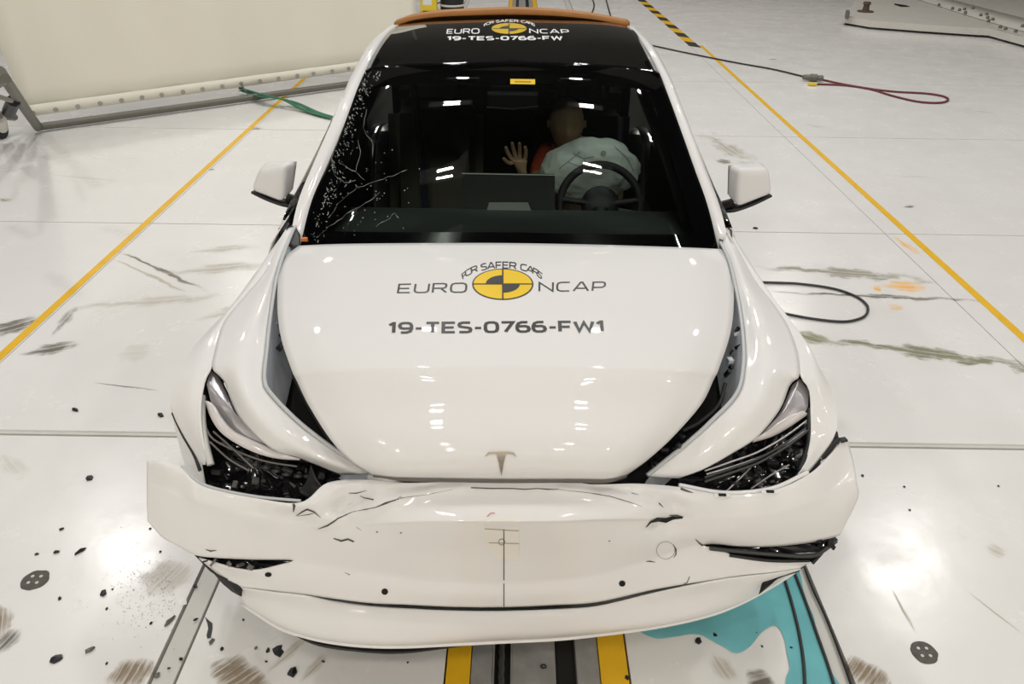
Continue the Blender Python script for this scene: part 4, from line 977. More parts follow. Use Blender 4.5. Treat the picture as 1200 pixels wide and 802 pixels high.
# ---------------- wheels
def wheel(s, y):
    t = bpy.data.objects.new('wheel', None); COL.objects.link(t); t.parent = car; t.location = (s*0.775, y, 0.335)
    rt_ = Matrix.Rotation(math.pi/2*s, 4, 'Y')
    lathe('tyre', [(0.24, -.11), (0.31, -.11), (0.33, -.09), (0.335, 0), (0.33, .09), (0.31, .11), (0.24, .11)], M['tyre'], t, rt_, cap=False)
    lathe('rim', [(0.02, .085), (0.06, .08), (0.20, .06), (0.23, .09), (0.245, .10), (0.245, -.10)], M['rim'], t, rt_)
    for k in range(5):
        a = k*math.tau/5
        boxo('spoke', rt_ @ (Matrix.Rotation(a, 4, 'Z') @ V((0.13, 0, 0.085))), (0.22, 0.05, 0.02), M['rim'], t, rot=rt_ @ Matrix.Rotation(a, 4, 'Z'), bev=0.004)
for y in (0.74, 3.58):
    for s in (-1, 1): wheel(s, y)
# ---------------- interior
skin('dashboard', fine([[V((x, 1.12+abs(x)**2*.1, .925)) for x in (-.74, -.4, 0, .4, .74)], [V((x, 1.30, .948-abs(x)*.01)) for x in (-.77, -.4, 0, .4, .77)],
     [V((x, 1.44, .945)) for x in (-.78, -.4, 0, .4, .78)], [V((x, 1.49, .90)) for x in (-.78, -.4, 0, .4, .78)], [V((x, 1.47, .60)) for x in (-.78, -.4, 0, .4, .78)], [V((x, 1.40, .35)) for x in (-.78, -.4, 0, .4, .78)]], 4, 4), M['dash'], car, 0)
sc = at(541, 204, y=1.50), at(650.5, 206, y=1.50), at(650, 249, y=1.47), at(543, 249, y=1.47)
bm = bmesh.new(); f_ = [bm.verts.new(p) for p in sc]; b2 = [bm.verts.new(p+V((0, .015, .004))) for p in sc]
bm.faces.new(f_); bm.faces.new(b2[::-1])
for i in range(4): bm.faces.new((f_[i], b2[i], b2[(i+1) % 4], f_[(i+1) % 4]))
bmesh.ops.recalc_face_normals(bm, faces=bm.faces[:]); bmesh.ops.bevel(bm, geom=bm.edges[:], offset=0.003, segments=2, affect='EDGES')
ts = obj('touchscreen', bm, M['screen'], car)
sd = [at(573, 238, y=1.465), at(619, 238, y=1.465), at(623, 248, y=1.46), at(570, 248, y=1.46)]
mk('screen_stand', sd + [p+V((0, .006, 0)) for p in sd], [(3, 2, 1, 0), (0, 1, 5, 4), (2, 3, 7, 6)], M['stand'], ts, sm=False)
tube('screen_edge', [sc[0]+V((0, -.001, .002)), sc[1]+V((0, -.001, .002))], 0.0022, M['trim'], ts, n=6)
# steering wheel
wc = at(703, 241, y=1.56); sw = bpy.data.objects.new('steering_wheel', None); COL.objects.link(sw); sw.parent = car
tilt = Matrix.Translation(wc) @ Matrix.Rotation(math.radians(-25), 4, 'X') @ Matrix.Rotation(math.pi/2, 4, 'X')
ring = [tilt @ V((.166*math.cos(a), .166*math.sin(a), 0)) for a in [math.tau*k/48 for k in range(48)]]
vs, fs = tubev(ring, 0.0165, 12, True); mk('rim', vs, fs, M['rubber'], sw, ang=80)
for a in (math.radians(8), math.radians(172), math.radians(270)):
    p0 = tilt @ V((.165*math.cos(a), .165*math.sin(a), 0)); p1 = tilt @ V((.04*math.cos(a), .04*math.sin(a), .02))
    tube('spoke', [p0, p0.lerp(p1, .5), p1], 0.014, M['black'], sw, n=8)
lathe('hub', [(0.075, -.01), (0.08, .01), (0.06, .03), (0.02, .035)], M['black'], sw, tilt, n=24)
tube('column_stalk', [tilt @ V((.07, -.02, .05)), tilt @ V((.19, -.04, .06))], 0.008, M['dash'], sw, n=8)
tube('column_stalk', [tilt @ V((.158, .02, -.01)), tilt @ V((.175, -.06, -.005))], 0.006, M['seatlight'], sw, n=8)
tube('steering_column', [tilt @ V((0, -.02, .02)), wc+V((0, -.20, -.16))], 0.035, M['black'], sw, n=12)
# inflated airbag, now slack over the wheel
bm = bmesh.new(); bmesh.ops.create_icosphere(bm, subdivisions=5, radius=1)
ac = at(692, 197, y=1.815)
for v in bm.verts:
    n = v.co.copy(); rr_ = 1 + 0.10*noise.noise(n*2.1) + 0.05*noise.noise(n*5+V((4, 1, 2))) + 0.02*abs(noise.noise(n*12))
    p = V((n.x*.212, n.y*.09, n.z*.135))*rr_
    p.z -= p.x*0.05 + 0.10*max(0, -p.x)*1.2
    v.co = ac + p
me = bpy.data.meshes.new('airbag'); bm.to_mesh(me); bm.free(); smooth(me, 180)
ab = obj('airbag', me, M['airbag'], sw); at_ = bvh(ab)
decal('stamp', at_, [ell2(707,180,3.4,3.4)], M['airbag_ink'], ab, 0.002)
decal('seam_tape', at_, [strip2([(672,180),(684,186),(696,184)], 1.2), strip2([(684,186),(690,196),(702,192)], 1.0), strip2([(665,190),(676,194),(690,196)], 1.0), strip2([(655,198),(668,188),(680,178)], .9), strip2([(720,172),(735,186),(742,200)], .9)], M['airbag_ink'], ab, 0.002)
# interior mirror / camera pod under the header
for (x0, y0, x1, y1, yy, m_) in ((575, 99, 625, 112, 1.80, M['void']), (571, 108, 630, 127, 1.70, M['screen'])):
    a = at(x0, y0, y=yy); b = at(x1, y1, y=yy)
    boxo('mirror_pod', (a+b)/2, (abs(a.x-b.x), 0.05, abs(a.z-b.z)), m_, ws, bev=0.006)
tube('mirror_rim', [at(570,126,y=1.67), at(600,128,y=1.67), at(631,125,y=1.67)], .004, M['dash'], ws, n=8)
# pillar trims inside (light grey) and headliner
for s in (-1, 1):
    ps = [V((s*.70, 2.20, 1.30)), V((s*.745, 2.17, 1.20)), V((s*.79, 2.13, 1.08)), V((s*.80, 2.10, .9))]
    skin('pillar_trim', [spline([p+V((0, -.07, 0)) for p in ps], 10), spline([p+V((-s*.03, 0, 0)) for p in ps], 10), spline([p+V((0, .09, 0)) for p in ps], 10)], M['trim'], car, 0.01)
    ps = [V((s*.70, 1.30, .95)), V((s*.665, 1.50, 1.07)), V((s*.64, 1.72, 1.16)), V((s*.61, 1.95, 1.235)), V((s*.60, 2.2, 1.28))]
    tube('pillar_cover', ps, 0.022, M['dash'], car, n=8, res=14)
    boxo('door_card', (s*.83, 2.1, .70), (0.03, 1.8, .5), M['seat'], car, bev=.01)
boxo('cabin_floor', (0, 2.5, .24), (1.6, 2.6, .04), M['void'], car)
boxo('rear_bulkhead', (0, 3.75, .72), (1.55, .05, .9), M['void'], car)
skin('headliner', [[V((x, y, z-abs(x)*.05)) for x in (-.62, -.3, 0, .3, .62)] for y, z in ((2.12, 1.345), (2.5, 1.375), (3.0, 1.37), (3.3, 1.34))], M['void'], car, 0.004)
def seat(x, m):
    t = bpy.data.objects.new('front_seat', None); COL.objects.link(t); t.parent = car; t.location = (x, 0, 0)
    def cush(nm, c, sz, rx, mm):
        bm = bmesh.new(); box(bm, (0, 0, 0), sz); bmesh.ops.bevel(bm, geom=bm.edges[:], offset=min(sz)*.42, segments=5, affect='EDGES')
        me = bpy.data.meshes.new(nm); bm.transform(Matrix.Translation(c) @ Matrix.Rotation(rx, 4, 'X')); bm.to_mesh(me); bm.free(); smooth(me, 80); obj(nm, me, mm, t)
    cush('seat_cushion', (0, 2.10, .46), (.50, .52, .16), .12, M['seat']); cush('seat_back', (0, 2.42, .80), (.48, .16, .68), -.28, m); cush('headrest', (0, 2.55, 1.17), (.27, .11, .17), -.2, m)
    for sx in (-.05, .05): tube('headrest_post', [(sx, 2.52, 1.08), (sx, 2.54, 1.14)], .006, M['chrome'], t, n=6)
seat(-.37, M['seatlight']); seat(.37, M['seat'])
bm = bmesh.new(); box(bm, (0, 3.25, .72), (1.3, .16, .62)); box(bm, (0, 2.98, .45), (1.3, .5, .16)); obj('rear_bench', bm, M['seat'], car)
tube('seat_belt', [(-.46, 2.42, 1.22), (-.43, 2.30, .95), (-.41, 2.22, .65)], .022, mat('belt_blue', (.01, .012, .03), .7), car, n=6, res=10)
# ================================================================ DUMMY
dm = thing('crash_test_dummy', 'seated crash test dummy in an orange shirt behind the airbag, bare hand raised', 'dummy', (0.30, 2.15, 0.52))
def skinbody(name, pts, edges, radii, m, parent, sub=2, root=0):
    off = V((0.30, 2.15, 0.52))
    me = bpy.data.meshes.new(name); me.from_pydata([tuple(V(p)-off) for p in pts], edges, []); me.update()
    o = obj(name, me, m, parent); md = o.modifiers.new('Skin', 'SKIN'); md.use_smooth_shade = True; md.branch_smoothing = 0.6
    for i, sv in enumerate(me.skin_vertices[0].data):
        rr_ = radii[i]; sv.radius = (rr_, rr_) if not isinstance(rr_, tuple) else rr_; sv.use_root = (i == root)
    sb = o.modifiers.new('Sub', 'SUBSURF'); sb.levels = sub; sb.render_levels = sub
    return o
hx, hy, hz_ = 0.02, 1.745, 0.985
hand_p = at(608, 196, y=1.72); wr = at(616, 206, y=1.73) + V((0.0, 0.0, -0.025))
sh = V((.20, 2.12, 1.00))
P_ = [V((.31, 2.16, .58)), V((.30, 2.18, .78)), V((.28, 2.14, .98)), V((.265, 2.10, 1.07)), V((.255, 2.06, 1.13)),
      sh, V((.13, 1.93, .86)), wr.lerp(V((.13, 1.93, .86)), .12),
      V((.42, 2.10, .99)), V((.50, 1.92, .84)), V((.42, 1.72, .90)),
      V((.24, 1.90, .56)), V((.22, 1.60, .66)), V((.22, 1.45, .36)), V((.40, 1.90, .56)), V((.42, 1.60, .66)), V((.42, 1.45, .36))]
E_ = [(0, 1), (1, 2), (2, 3), (3, 4), (2, 5), (5, 6), (6, 7), (2, 8), (8, 9), (9, 10), (0, 11), (11, 12), (12, 13), (0, 14), (14, 15), (15, 16)]
Rr = [.13, .13, .13, .055, .05, .06, .045, .030, .06, .045, .030, .085, .065, .045, .085, .065, .045]
skinbody('body', P_, E_, Rr, M['dummy'], dm)
# shirt: torso and sleeves a little larger
skinbody('shirt', [P_[0]+V((0, 0, .06)), P_[1], P_[2], P_[3]-V((0, 0, .02)), P_[5], P_[5].lerp(P_[6], .75), P_[8], P_[8].lerp(P_[9], .75)], [(0, 1), (1, 2), (2, 3), (2, 4), (4, 5), (2, 6), (6, 7)], [.145, .145, .145, .07, .075, .062, .075, .062], M['shirt'], dm)
skinbody('shorts', [P_[0]-V((0, 0, .02)), P_[11], P_[11].lerp(P_[12], .7), P_[14], P_[14].lerp(P_[15], .7)], [(0, 1), (1, 2), (0, 3), (3, 4)], [.14, .095, .08, .095, .08], M['jeans'], dm)
# head with simple face
bm = bmesh.new(); bmesh.ops.create_icosphere(bm, subdivisions=4, radius=1)
hc = at(664, 146, y=2.00)
for v in bm.verts:
    n = v.co; x, y, z = n.x*.078, n.y*.098, n.z*.118
    if z < 0: x *= 1+z*2.2; y *= 1+z*1.0
    fx = -n.y
    if fx > 0:
        y -= .016*math.exp(-((n.x/.16)**2+((n.z+.12)/.20)**2))          # nose
        y -= .006*math.exp(-((n.x/.3)**2+((n.z+.42)/.10)**2))           # lips
        y -= .008*math.exp(-((n.x/.3)**2+((n.z+.78)/.18)**2))           # chin
        for sx in (-1, 1): y += .010*math.exp(-(((n.x-sx*.38)/.17)**2+((n.z-.08)/.12)**2))
    v.co = V((x, y, z)) + hc - V((0.30, 2.15, 0.52))
me = bpy.data.meshes.new('head'); bm.to_mesh(me); bm.free(); smooth(me, 180); hd = obj('head', me, M['dummy'], dm)
for sx in (-1, 1):
    lathe('ear', [(.004, 0), (.016, .004), (.019, .010), (.012, .014)], M['dummy'], hd, Matrix.Translation(hc-V((0.30, 2.15, 0.52))+V((sx*.074, .01, 0))) @ Matrix.Rotation(sx*math.pi/2, 4, 'Y'), n=14)
# raised hand: palm with four fingers and a thumb
palm = at(609, 190, y=1.715)
HP = [wr, palm+V((.0, 0, -.02)), palm+V((0, -.004, .012))]
HE = [(0, 1), (1, 2)]; HR = [(.024, .018), (.036, .016), (.034, .014)]
fing = [[(598,184),(594,177),(592.5,171.5)], [(603,180),(601,172),(600,166.5)], [(609,180),(609,172),(608.5,167)], [(616,184),(616.5,177),(615,171)]]
skinbody('palm', HP, HE, HR, M['dummy'], dm, root=1)
def fingr(pxs, dy, r0):
    b0 = palm + V(((pxs[0][0]-608)/275*.6, 0, .0))
    pts = [b0] + [at(x, y, y=1.715-dy*k) for k, (x, y) in enumerate(pxs)]
    skinbody('finger', pts, [(i, i+1) for i in range(len(pts)-1)], [r0*1.1, r0, r0*.92, r0*.75], M['dummy'], dm, root=0)
for f_, d_ in zip(fing, (.008, .012, .014, .010)): fingr(f_, d_, .0088)
fingr([(598,192),(593,189),(589.5,185)], .010, .0095)
# ================================================================ THINGS AROUND
def px_poly(pts, z): return [at(x, y, z=z) for x, y in pts]
# coolant spill: shallow sheet
sp_out = [(750,740),(768,748),(791,747),(820,745),(844,756),(862,765),(880,758),(890,745),(900,735),(907,733),(914,739),(921,760),(924,780),(926,815),(985,815),(972,785),(962,752),(952,722),(943,695),(935,668),(918,668),(905,678),(890,690),(870,705),(840,718),(800,728),(760,733)]
pl = spline([at(x, y, z=0.001) for x, y in sp_out+[sp_out[0]]], 150)[:-1]
pl = [p+V((noise.noise(p*14), noise.noise(p*14+V((5, 5, 5))), 0))*.006 for p in pl]
tri = tessellate_polygon([pl]); n = len(pl)
vs = pl + [V((p.x, p.y, .003)) for p in pl]
fs = [tuple(i+n for i in t) for t in tri] + [(i, (i+1) % n, n+(i+1) % n, n+i) for i in range(n)]
me = bpy.data.meshes.new('coolant_puddle'); me.from_pydata(vs, [], fs); bm = bmesh.new(); bm.from_mesh(me); bmesh.ops.recalc_face_normals(bm, faces=bm.faces[:]); bm.to_mesh(me); bm.free()
tag(obj('coolant_puddle', me, M['coolant']), 'turquoise coolant puddle spreading from under the bumper corner beside the track', 'puddle')
tag(tube('rubber_hose', [at(x, y, z=.008) for x, y in [(916,668),(926,700),(936,740),(942,780),(944,830)]], .0052, M['cable_black'], n=8, res=40), 'thin black hose lying across the turquoise puddle, nearer the track', 'hose')
tag(tube('rubber_hose', [at(x, y, z=.008) for x, y in [(930,668),(944,705),(958,745),(972,785),(985,830)]], .0052, M['cable_black'], n=8, res=40), 'thin black hose along the outer edge of the turquoise puddle', 'hose')
tag(tube('rubber_seal_strip', [at(x, y, z=.006) for x, y in [(942,664),(952,690),(966,720),(980,755),(1000,810)]], .0042, M['slot'], n=6, res=40), 'frayed dark sealing strip squeezed from the floor joint past the puddle', 'sealing strip')
# cables
tag(tube('black_cable', [at(x, y, z=.008) for x, y in [(860,329),(897,331),(935,332.5),(975,338),(1002,347),(1016,358),(1015,369),(1003,375),(985,377),(955,374),(921,368),(880,360)]], .0075, M['cable_black'], n=8, res=70), 'black cable lying in a long loop beside the front wing', 'cable')
red = thing('power_cable', 'long dark red cable with grey coupling and looped end on the far floor', 'cable', at(950, 92, z=0))
o0 = at(950, 92, z=0)
def rel(pts): return [p-o0 for p in pts]
tube('lead', rel([at(x, y, z=.012) for x, y in [(740,48),(770,54.5),(805,62),(860,73),(905,81),(943,90)]]), .010, M['slot'], red, n=8, res=40)
tube('lead', rel([at(x, y, z=.012) for x, y in [(962,93),(985,98),(1020,104),(1050,107.5),(1085,109.5),(1106,113),(1111,117.5),(1100,120.5),(1075,119),(1045,112),(1020,104.5),(990,100),(955,98.5)]]), .011, M['cable_red'], red, n=8, res=60)
lathe('coupling', [(.012, -.12), (.03, -.11), (.036, -.03), (.045, -.02), (.045, .05), (.034, .06), (.034, .12), (.02, .13)], M['bar'], red, Matrix.Translation(at(952, 91, z=.045)-o0) @ Matrix.Rotation(math.radians(-12), 4, 'Z') @ Matrix.Rotation(math.pi/2, 4, 'Y'), n=16)
boxo('yellow_tag', at(952, 98.5, z=.02)-o0, (.10, .05, .03), M['yellow_dev'], red, bev=.005)
# green straps
gp = thing('ratchet_strap', 'pair of green webbing straps crossing the steel tube near the car', 'strap', at(330, 115, z=0)); o0 = at(330, 115, z=0)
def ribbon(nm, px, wdt, z, m, parent, base_):
    c = spline([at(x, y, z=z_) for (x, y, z_) in px], 30); rows = [[], []]
    for i, p in enumerate(c):
        d = (c[min(i+1, 30)]-c[max(i-1, 0)]).normalized(); s = V((-d.y, d.x, 0)).normalized()*wdt/2
        rows[0].append(p+s-base_); rows[1].append(p-s-base_)
    return skin(nm, rows, m, parent, .004, off=0)
ribbon('webbing', [(282,104,.06),(300,109,.075),(320,114,.09),(345,120,.05),(370,131,.02),(392,138,.02)], .055, 0, M['green'], gp, o0)
ribbon('webbing', [(282,106,.05),(305,113,.08),(330,116,.09),(352,127,.03),(372,134,.02),(388,138,.02)], .05, 0, M['green'], gp, o0)
lathe('hook_ring', [(.012, -.01), (.025, -.01), (.025, .01), (.012, .01)], M['bar'], gp, Matrix.Translation(at(282, 103, z=.07)-o0), n=12)
# ---- tarpaulin screen on a tube frame
A0 = at(44, 149, z=.05); B0 = at(405, 99, z=.05)
scr = thing('tarpaulin_screen', 'large cream tarpaulin screen laced by eyelets to a grey tube frame', 'screen', (A0.x, A0.y, 0)); o0 = V((A0.x, A0.y, 0))
dirv = (B0-A0); dirv.z = 0; L_ = dirv.length; dirv.normalize(); nrm = V((-dirv.y, dirv.x, 0))
if nrm.y < 0: nrm = -nrm
endp = A0 + dirv*(L_+3.0)
tube('base_tube', [A0-o0, endp-o0], .034, M['bar'], scr, n=12)
tube('end_post', [A0-o0, A0-o0+V((0, 0, 0))+at(0, 84, z=.9)-at(44, 149, z=.05)+(V((0, 0, 0)))], .04, M['bar'], scr, n=12)
up_ = []
for (x, y) in [(22,140),(100,128.5),(200,116),(300,101),(400,86.5)]: pass
cu = []
NX = 50
c0 = at(38, 136, z=.16); c1 = at(410, 84, z=.16)
for i in range(NX+1):
    t_ = -0.01 + 1.30*i/NX
    p = c0.lerp(c1, t_); cu.append(p)
rows = []
for q in range(9):
    h = q*0.24
    rows.append([p + V((0, 0, h)) + nrm*(0.02*h + 0.02*math.sin(i*0.9+q*0.3)*(.2+q*.1)) - o0 - dirv*(0.10*h if i == 0 else 0) for i, p in enumerate(cu)])
skin('tarpaulin', rows, M['curtain'], scr, 0.004)
hem = [[p-nrm*.006-o0 for p in cu], [p-nrm*.006+V((0, 0, .10))-o0 for p in cu]]
skin('hem', hem, M['band'], scr, 0.003)
ex = [38, 65, 91, 117, 142, 166, 189, 214, 237, 260, 282, 304, 326, 348, 367, 389, 408]
for x in ex:
    yb = 136-(x-38)*52/372; p = at(x, yb-4, z=.20)
    mt = Matrix.Translation(p-o0-nrm*.015) @ nrm.to_track_quat('Z', 'Y').to_matrix().to_4x4()
    lathe('eyelet', [(.011, -.004), (.020, -.005), (.023, 0), (.011, 0)], M['eyelet'], scr, mt, n=14)
    if x in (38, 282): tube('lacing', [p-o0-nrm*.02, p-o0-nrm*.05+dirv*.05+V((0, 0, -.14))], .006, M['bar'], scr, n=6)
# caster support at the end of the screen
cb = thing('castor_stand', 'dark braced stand with a castor at the outer end of the tarpaulin screen', 'stand', at(4, 162, z=0)); o0 = at(4, 162, z=0)
tube('brace', rel([at(-14, 104, z=.95), at(7, 92, z=1.05)]), .03, M['bar'], cb, n=8)
tube('brace', rel([at(-5, 112, z=.8), at(13, 118, z=.62)]), .018, M['bar'], cb, n=8)
tube('clamp', rel([at(10, 132, z=.40), at(16, 118, z=.55)]), .05, M['black'], cb, n=8)
tube('strut', rel([at(-8, 134, z=.42), at(16, 137, z=.22)]), .035, M['bar'], cb, n=8)
tube('leg', rel([at(0, 138, z=.35), at(3, 150, z=.13)]), .045, M['platform'], cb, n=10)
lathe('castor', [(.02, -.025), (.07, -.03), (.085, -.02), (.085, .02), (.07, .03), (.02, .025)], M['tyre'], cb, Matrix.Translation((0, .0, .085)) @ Matrix.Rotation(math.pi/2, 4, 'Y'), n=20)
boxo('fork', (0, 0, .15), (.07, .05, .05), M['black'], cb, bev=.005)
# post and line at the head of the tarpaulin
po = at(461, 30, z=0); ps_ = thing('steel_post', 'slim grey steel post standing beyond the roof corner with a guy line', 'post', po)
tube('pole', [V((0, 0, 0)), at(457, -12, y=po.y)-po + V((0, 0, 3.0))], .055, M['bar'], ps_, n=10)
tube('guy_line', [at(447, 36, y=po.y)-po, at(456, 4, y=po.y)-po, at(459, -12, y=po.y)-po], .014, M['bar'], ps_, n=6)
boxo('base_plate', (0, 0, .01), (.25, .25, .02), M['bar'], ps_)
tag(floorline((461, 9), (474, -5), .16, M['yline'], 'floor_marking', 0.002), 'x', 'marking')
fm = bpy.data.objects['floor_marking']
for k_ in ('label', 'category'): del fm[k_]
# yellow device and black reel behind the car
y0 = at(503, 13.5, z=0); yd = thing('yellow_case', 'small yellow equipment case with white label on the floor behind the roof', 'case', y0)
boxo('body', (0, 0, .13), (.30, .22, .26), M['yellow_dev'], yd, bev=.02)
boxo('label_plate', (-.02, -.113, .17), (.16, .006, .09), M['white_print'], yd); boxo('foot_block', (.02, -.02, .01), (.24, .2, .03), M['black'], yd)
boxo('grip', (0, 0, .30), (.12, .05, .05), M['yellow_dev'], yd, bev=.01)
y0 = at(530, 12.5, z=0); rd = thing('cable_reel', 'black cable reel with pale band on the floor beside the yellow case', 'reel', y0)
lathe('drum', [(.20, 0), (.22, .03), (.22, .07), (.18, .08), (.18, .12), (.22, .13), (.22, .22), (.16, .26), (.04, .27)], M['black'], rd, n=28)
lathe('band', [(.225, .085), (.228, .09), (.228, .115), (.225, .12)], M['trim'], rd, n=28)
boxo('handle', (0, 0, .29), (.10, .03, .03), M['white_print'], rd)
tube('lead', [(-.2, 0, .15), (-.32, 0, .10), (-.40, 0, .04)], .012, M['black'], rd, n=6, res=8)
tag(tube('thin_cable', [at(x, y, z=.01) for x, y in [(690,-10),(696,4),(694,14),(688,22)]], .012, M['slot'], n=6, res=16), 'thin dark cable curling on the far floor beyond the roof, nearer the track', 'cable')
tag(tube('thin_cable', [at(x, y, z=.01) for x, y in [(708,-10),(712,6),(716,20),(718,30)]], .012, M['slot'], n=6, res=16), 'thin straight dark cable on the far floor beyond the roof corner', 'cable')
# ---- white platform at far side
pf = thing('barrier_platform', 'low white steel platform with bolted edge strip and dark underside on the far floor', 'platform', at(1090, 20, z=0)); o0 = at(1090, 20, z=0)
zt = .14
top = [at(x, y, z=zt) for x, y in [(990,19),(1020,24),(1080,28.5),(1148,33),(1160,33.5),(1215,48),(1262,58),(1262,-8),(1180,-22),(1010,-12)]]
bm = bmesh.new(); tv = [bm.verts.new(p-o0) for p in top]; bv = [bm.verts.new(V((p.x, p.y, .035))-o0) for p in top]
bm.faces.new(tv)
for i in range(len(top)): bm.faces.new((tv[i], bv[i], bv[(i+1) % len(top)], tv[(i+1) % len(top)]))
bmesh.ops.recalc_face_normals(bm, faces=bm.faces[:]); obj('deck', bm, M['platform'], pf)
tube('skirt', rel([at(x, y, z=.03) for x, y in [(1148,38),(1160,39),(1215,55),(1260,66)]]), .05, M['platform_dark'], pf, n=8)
tube('skirt', rel([at(x, y, z=.03) for x, y in [(990,26.5),(1025,28.5)]]), .03, M['void'], pf, n=8)
tube('skirt', rel([at(x, y, z=.09) for x, y in [(1030,26),(1060,27.5),(1086,29)]]), .012, M['void'], pf, n=6)
rs = [at(x, y, z=zt) for x, y in [(1075,0),(1150,24),(1215,42),(1260,54)]]; rs2 = [at(x, y, z=zt) for x, y in [(1085,-6),(1160,14),(1215,28),(1260,38)]]
skin('edge_strip', [[p+V((0, 0, .03))-o0 for p in spline(rs, 12)], [p+V((0, 0, .04))-o0 for p in spline(rs2, 12)]], M['platform'], pf, .025, off=-1)
for (x, y) in [(1100,7),(1116,11),(1124,13),(1131,16),(1140,11),(1149,19),(1157,22),(1163,24),(1172,33),(1178,35),(1190,38),(1198,32),(1158,26),(1156,18),(1130,12)]:
    lathe('bolt', [(.028, 0), (.028, .03), (.018, .045), (.010, .045)], M['bar'], pf, Matrix.Translation(at(x, y, z=zt+.03)-o0), n=8)
boxo('end_bracket', at(993, 17, z=.18)-o0, (.06, .22, .12), M['bar'], pf, rot=-.3, bev=.01)
lathe('ring_bolt', [(.14, 0), (.14, .02), (.06, .03), (.05, .12), (.07, .13), (.06, .17)], mat('rusty_bolt', (.10, .07, .05), .8), pf, Matrix.Translation(at(1014, 14, z=zt)-o0), n=12)
skin('deck_slot', [rel([at(x, y, z=zt+.003) for x, y in [(1048,4),(1062,6),(1066,7.5)]]), rel([at(x, y, z=zt+.003) for x, y in [(1048,5.5),(1056,8),(1065,8)]])], M['void'], pf, 0)
# ================================================================ DEBRIS
def shard(px, py, l, w, ang, label, m='shard', h=.010, seed=0, nm='plastic_shard', group=None, fold=False, pts=None):
    rnd = random.Random(seed or int(px*7+py)); c = at(px, py, z=0)
    sc_ = (at(px+1, py, z=0)-c).length
    n = rnd.randint(5, 7); pl = []
    if pts: pl = [at(x, y, z=0)-c for x, y in pts]; n = len(pl); pl = [V((p.x, p.y, 0)) for p in pl]
    else:
        a = math.radians(-ang)
        for k in range(n):
            t = math.tau*(k+rnd.uniform(-.25, .25))/n; x = math.cos(t)*l/2*sc_*rnd.uniform(.75, 1.1); y = math.sin(t)*w/2*sc_*rnd.uniform(.75, 1.1)
            pl.append(V((x*math.cos(a)-y*math.sin(a), (x*math.sin(a)+y*math.cos(a))*1.35, 0)))
        pl.reverse() if False else None
    tl = rnd.uniform(-.25, .25); hh = min(h, l*sc_*.4)
    vs = [V((p.x, p.y, 0.0005)) for p in pl] + [V((p.x*.9, p.y*.9, hh*(.7+tl*(1 if i % 2 else -1)))) for i, p in enumerate(pl)] + [V((0, 0, hh*1.25))]
    fs = [(i, (i+1) % n, n+(i+1) % n, n+i) for i in range(n)] + [(n+i, n+(i+1) % n, 2*n) for i in range(n)] + [tuple(range(n))[::-1]]
    me = bpy.data.meshes.new(nm); me.from_pydata(vs, [], fs); bm = bmesh.new(); bm.from_mesh(me); bmesh.ops.recalc_face_normals(bm, faces=bm.faces[:]); bm.to_mesh(me); bm.free()
    o = obj(nm, me, M[m]); o.location = c
    return tag(o, label, 'debris', group or 'black crash debris strewn on the white floor')
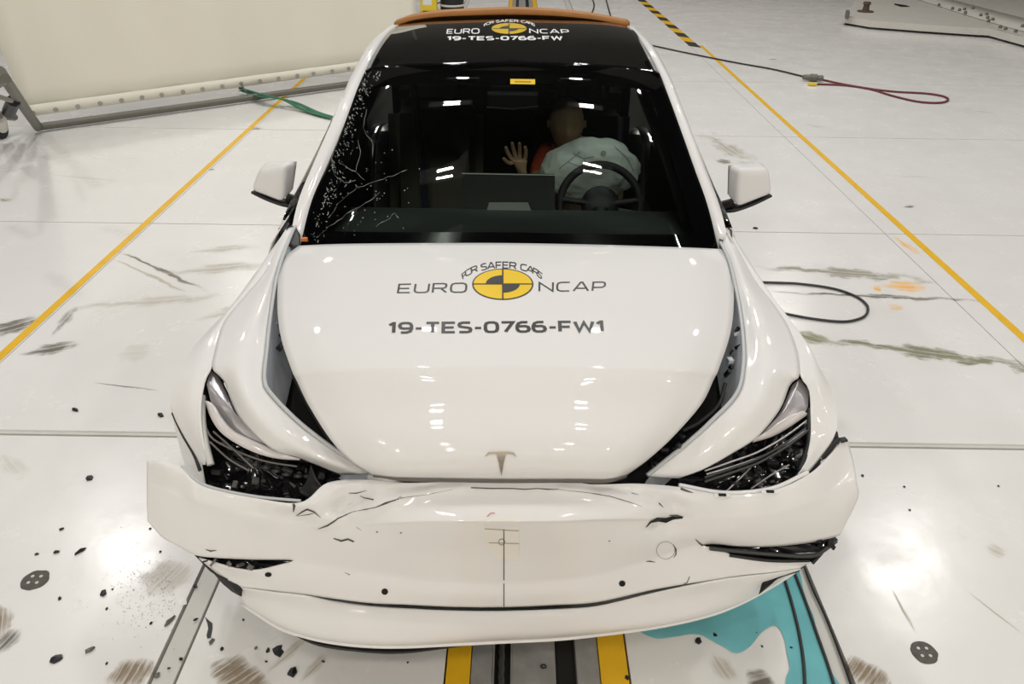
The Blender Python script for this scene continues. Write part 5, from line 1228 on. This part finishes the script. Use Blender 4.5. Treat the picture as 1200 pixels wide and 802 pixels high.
SH = [
 (88,481,11,4,20,'small black shard with pointed end on open floor, farthest from the bumper flap'),
 (188,487,10,5,25,'small rectangular black plastic piece near the wing, level with the headlamp'),
 (105,561,9,7,30,'chunky black crumb just below the wide floor joint'),
 (72,621,6,3,-25,'tiny black sliver on clean floor above the long diagonal sliver'),
 (94,647,12,4,-45,'long diagonal black sliver above the round floor plug'),
 (66,648,8,2.4,-15,'thin flat dark splinter between the round plug and the diagonal sliver'),
 (43,650,5,3.5,-20,'tiny black crumb directly above the round dark floor plug'),
 (121,696,8,8,0,'triangular black shard standing beside the round plug, with shiny facet'),
 (70,702,5,4,40,'tiny pointed black crumb just below the round dark plug'),
 (125,714,3,4,0,'speck of black plastic just below the standing triangular shard'),
 (66,773,14,10,-10,'rounded black lump, largest piece in the corner below the plug'),
 (105,763,12,6,-35,'oblong dark grey fragment next to the rounded black lump','shard_grey'),
 (199,729,14,5,-55,'dark grey pointed sliver lying against the cover strip joint','shard_grey'),
 (177,731,4,3.5,0,'tiny black crumb near the grey pointed sliver'),
 (229,688,8,3.5,5,'small black flake on the joint cover under the vent'),
 (248,753,8,6,-30,'dark curled plastic piece under the long bent black strip','shard_grey'),
 (260,761,5,5,-40,'small round black crumb beside the dark curled piece'),
 (212,773,4,6,-70,'small upright black crumb on the joint cover'),
 (184,792,7,7,10,'dark grey chip on the floor joint close to the bottom edge','shard_grey'),
 (198,784,5,2,-15,'thin black chip beside the dark grey chip on the joint'),
 (229,727,6,2.5,-30,'thin black sliver on the cover strip above the bent strip'),
 (285,727,3,3,0,'tiny black dot of plastic under the lip end'),
 (300,760,4,4,0,'tiny hollow ring of grey plastic below the lip','shard_grey'),
 (314,763,5,6,0,'small black crumb touching distance from the large chunk below the lip'),
 (312,776,4,2.5,0,'flat tiny black chip below the small crumbs'),
 (343,789,14,11,10,'rounded black chunk with jagged rim by the brown smear below the lip'),
 (125,778,3,4,0,'single black speck beside the brown brushed stain'),
 (379,776,5,2,10,'thin dark chip on white floor before the track'),
 (818,752,8,8,20,'small upright black crumb at the puddle rim near the track'),
 (838,745,6,5,35,'tiny black shard on the turquoise puddle'),
 (927,760,5,3,20,'black speck on the turquoise puddle between the hoses'),
 (886,742,3,3,0,'tiny black dot on the white island in the puddle'),
 (637,782,8,5,0,'black crumb resting on the wide steel plate of the track'),
 (735,795,7,5,10,'black flake on the yellow track edge'),
 (478,777,3,2.5,0,'pinhead black crumb just outside the yellow track edge'),
 (176,620,3,3,0,'pinhead black crumb close to the bumper flap corner'),
 (188,647,3,2.5,0,'pinhead black crumb under the torn bumper flap'),
 (132,691,3,2.5,0,'pinhead black crumb beside the standing triangular shard'),
 (893,758,3,2.5,0,'pinhead black crumb at the edge of the puddle near the hoses'),
 (1011,558,4,3,0,'tiny black crumb beside the splayed bumper corner'),
 (1060,571,3,3,0,'pinhead black crumb on clean floor past the bumper corner'),
 (1066,598,3,2.5,0,'pinhead black crumb on clean floor, lower of the pair past the bumper corner'),
 (885,268,6,3,10,'small dark chip on the floor under the door mirror'),
 (1170,570,3,2.5,0,'pinhead black crumb alone on the far clean floor'),
]
for q in SH: shard(q[0], q[1], q[2], q[3], q[4], q[5], q[6] if len(q) > 6 else 'shard')
shard(246, 738, 1, 1, 0, 'long bent black plastic strip on the floor beside the cover strip', pts=[(240,723),(243,726),(249,731),(249,738),(247,748),(243,749),(242,745),(244,737),(243,731)], h=.012)
shard(326, 763, 1, 1, 0, 'large jagged black chunk on the floor below the lip', pts=[(319,761),(325,757),(331,756),(330,761),(333,764),(328,771),(322,768),(320,765)], h=.02)
shard(876, 722, 1, 1, 0, 'large flat black triangular shard lying in the turquoise puddle', pts=[(861,726),(866,721),(874,714),(879,720),(890,727),(889,730),(877,729)], h=.012)
shard(818, 752, 1, 1, 0, 'white painted paper thin chip', 'shard_white', pts=[(208,706),(219,698),(219,707),(213,710)], h=.004)
bpy.data.objects.remove([o for o in bpy.data.objects if o.get('label') == 'white painted paper thin chip'][0])
tag(shard(214, 704, 1, 1, 0, 'x', 'shard_white', pts=[(207,706),(218,698),(219,708),(212,711)], h=.012, nm='painted_chip'), 'white painted bumper chip lying over the floor joint', 'debris')
# fine crushed glass on the floor beside the bumper flap: uncountable
random.seed(21); vs, fs = [], []
for _ in range(900):
    x = random.gauss(190, 32); y = random.gauss(695, 28)
    if y < 650 and x > 170: continue
    if x > 205: continue
    c = at(x, y, z=.0005); s_ = random.uniform(.0008, .0028); k = len(vs)
    for a in range(3):
        an = random.uniform(0, 6.28); vs.append(c+V((math.cos(an)*s_, math.sin(an)*s_, 0)))
    vs.append(c+V((0, 0, s_))); fs += [(k, k+1, k+3), (k+1, k+2, k+3), (k+2, k, k+3)]
gd = mk('crushed_glass', vs, fs, M['sparkle'], None, sm=False, kind='stuff'); tag(gd, 'fine crushed glass grit scattered on the floor beside the torn bumper flap', 'glass grit')
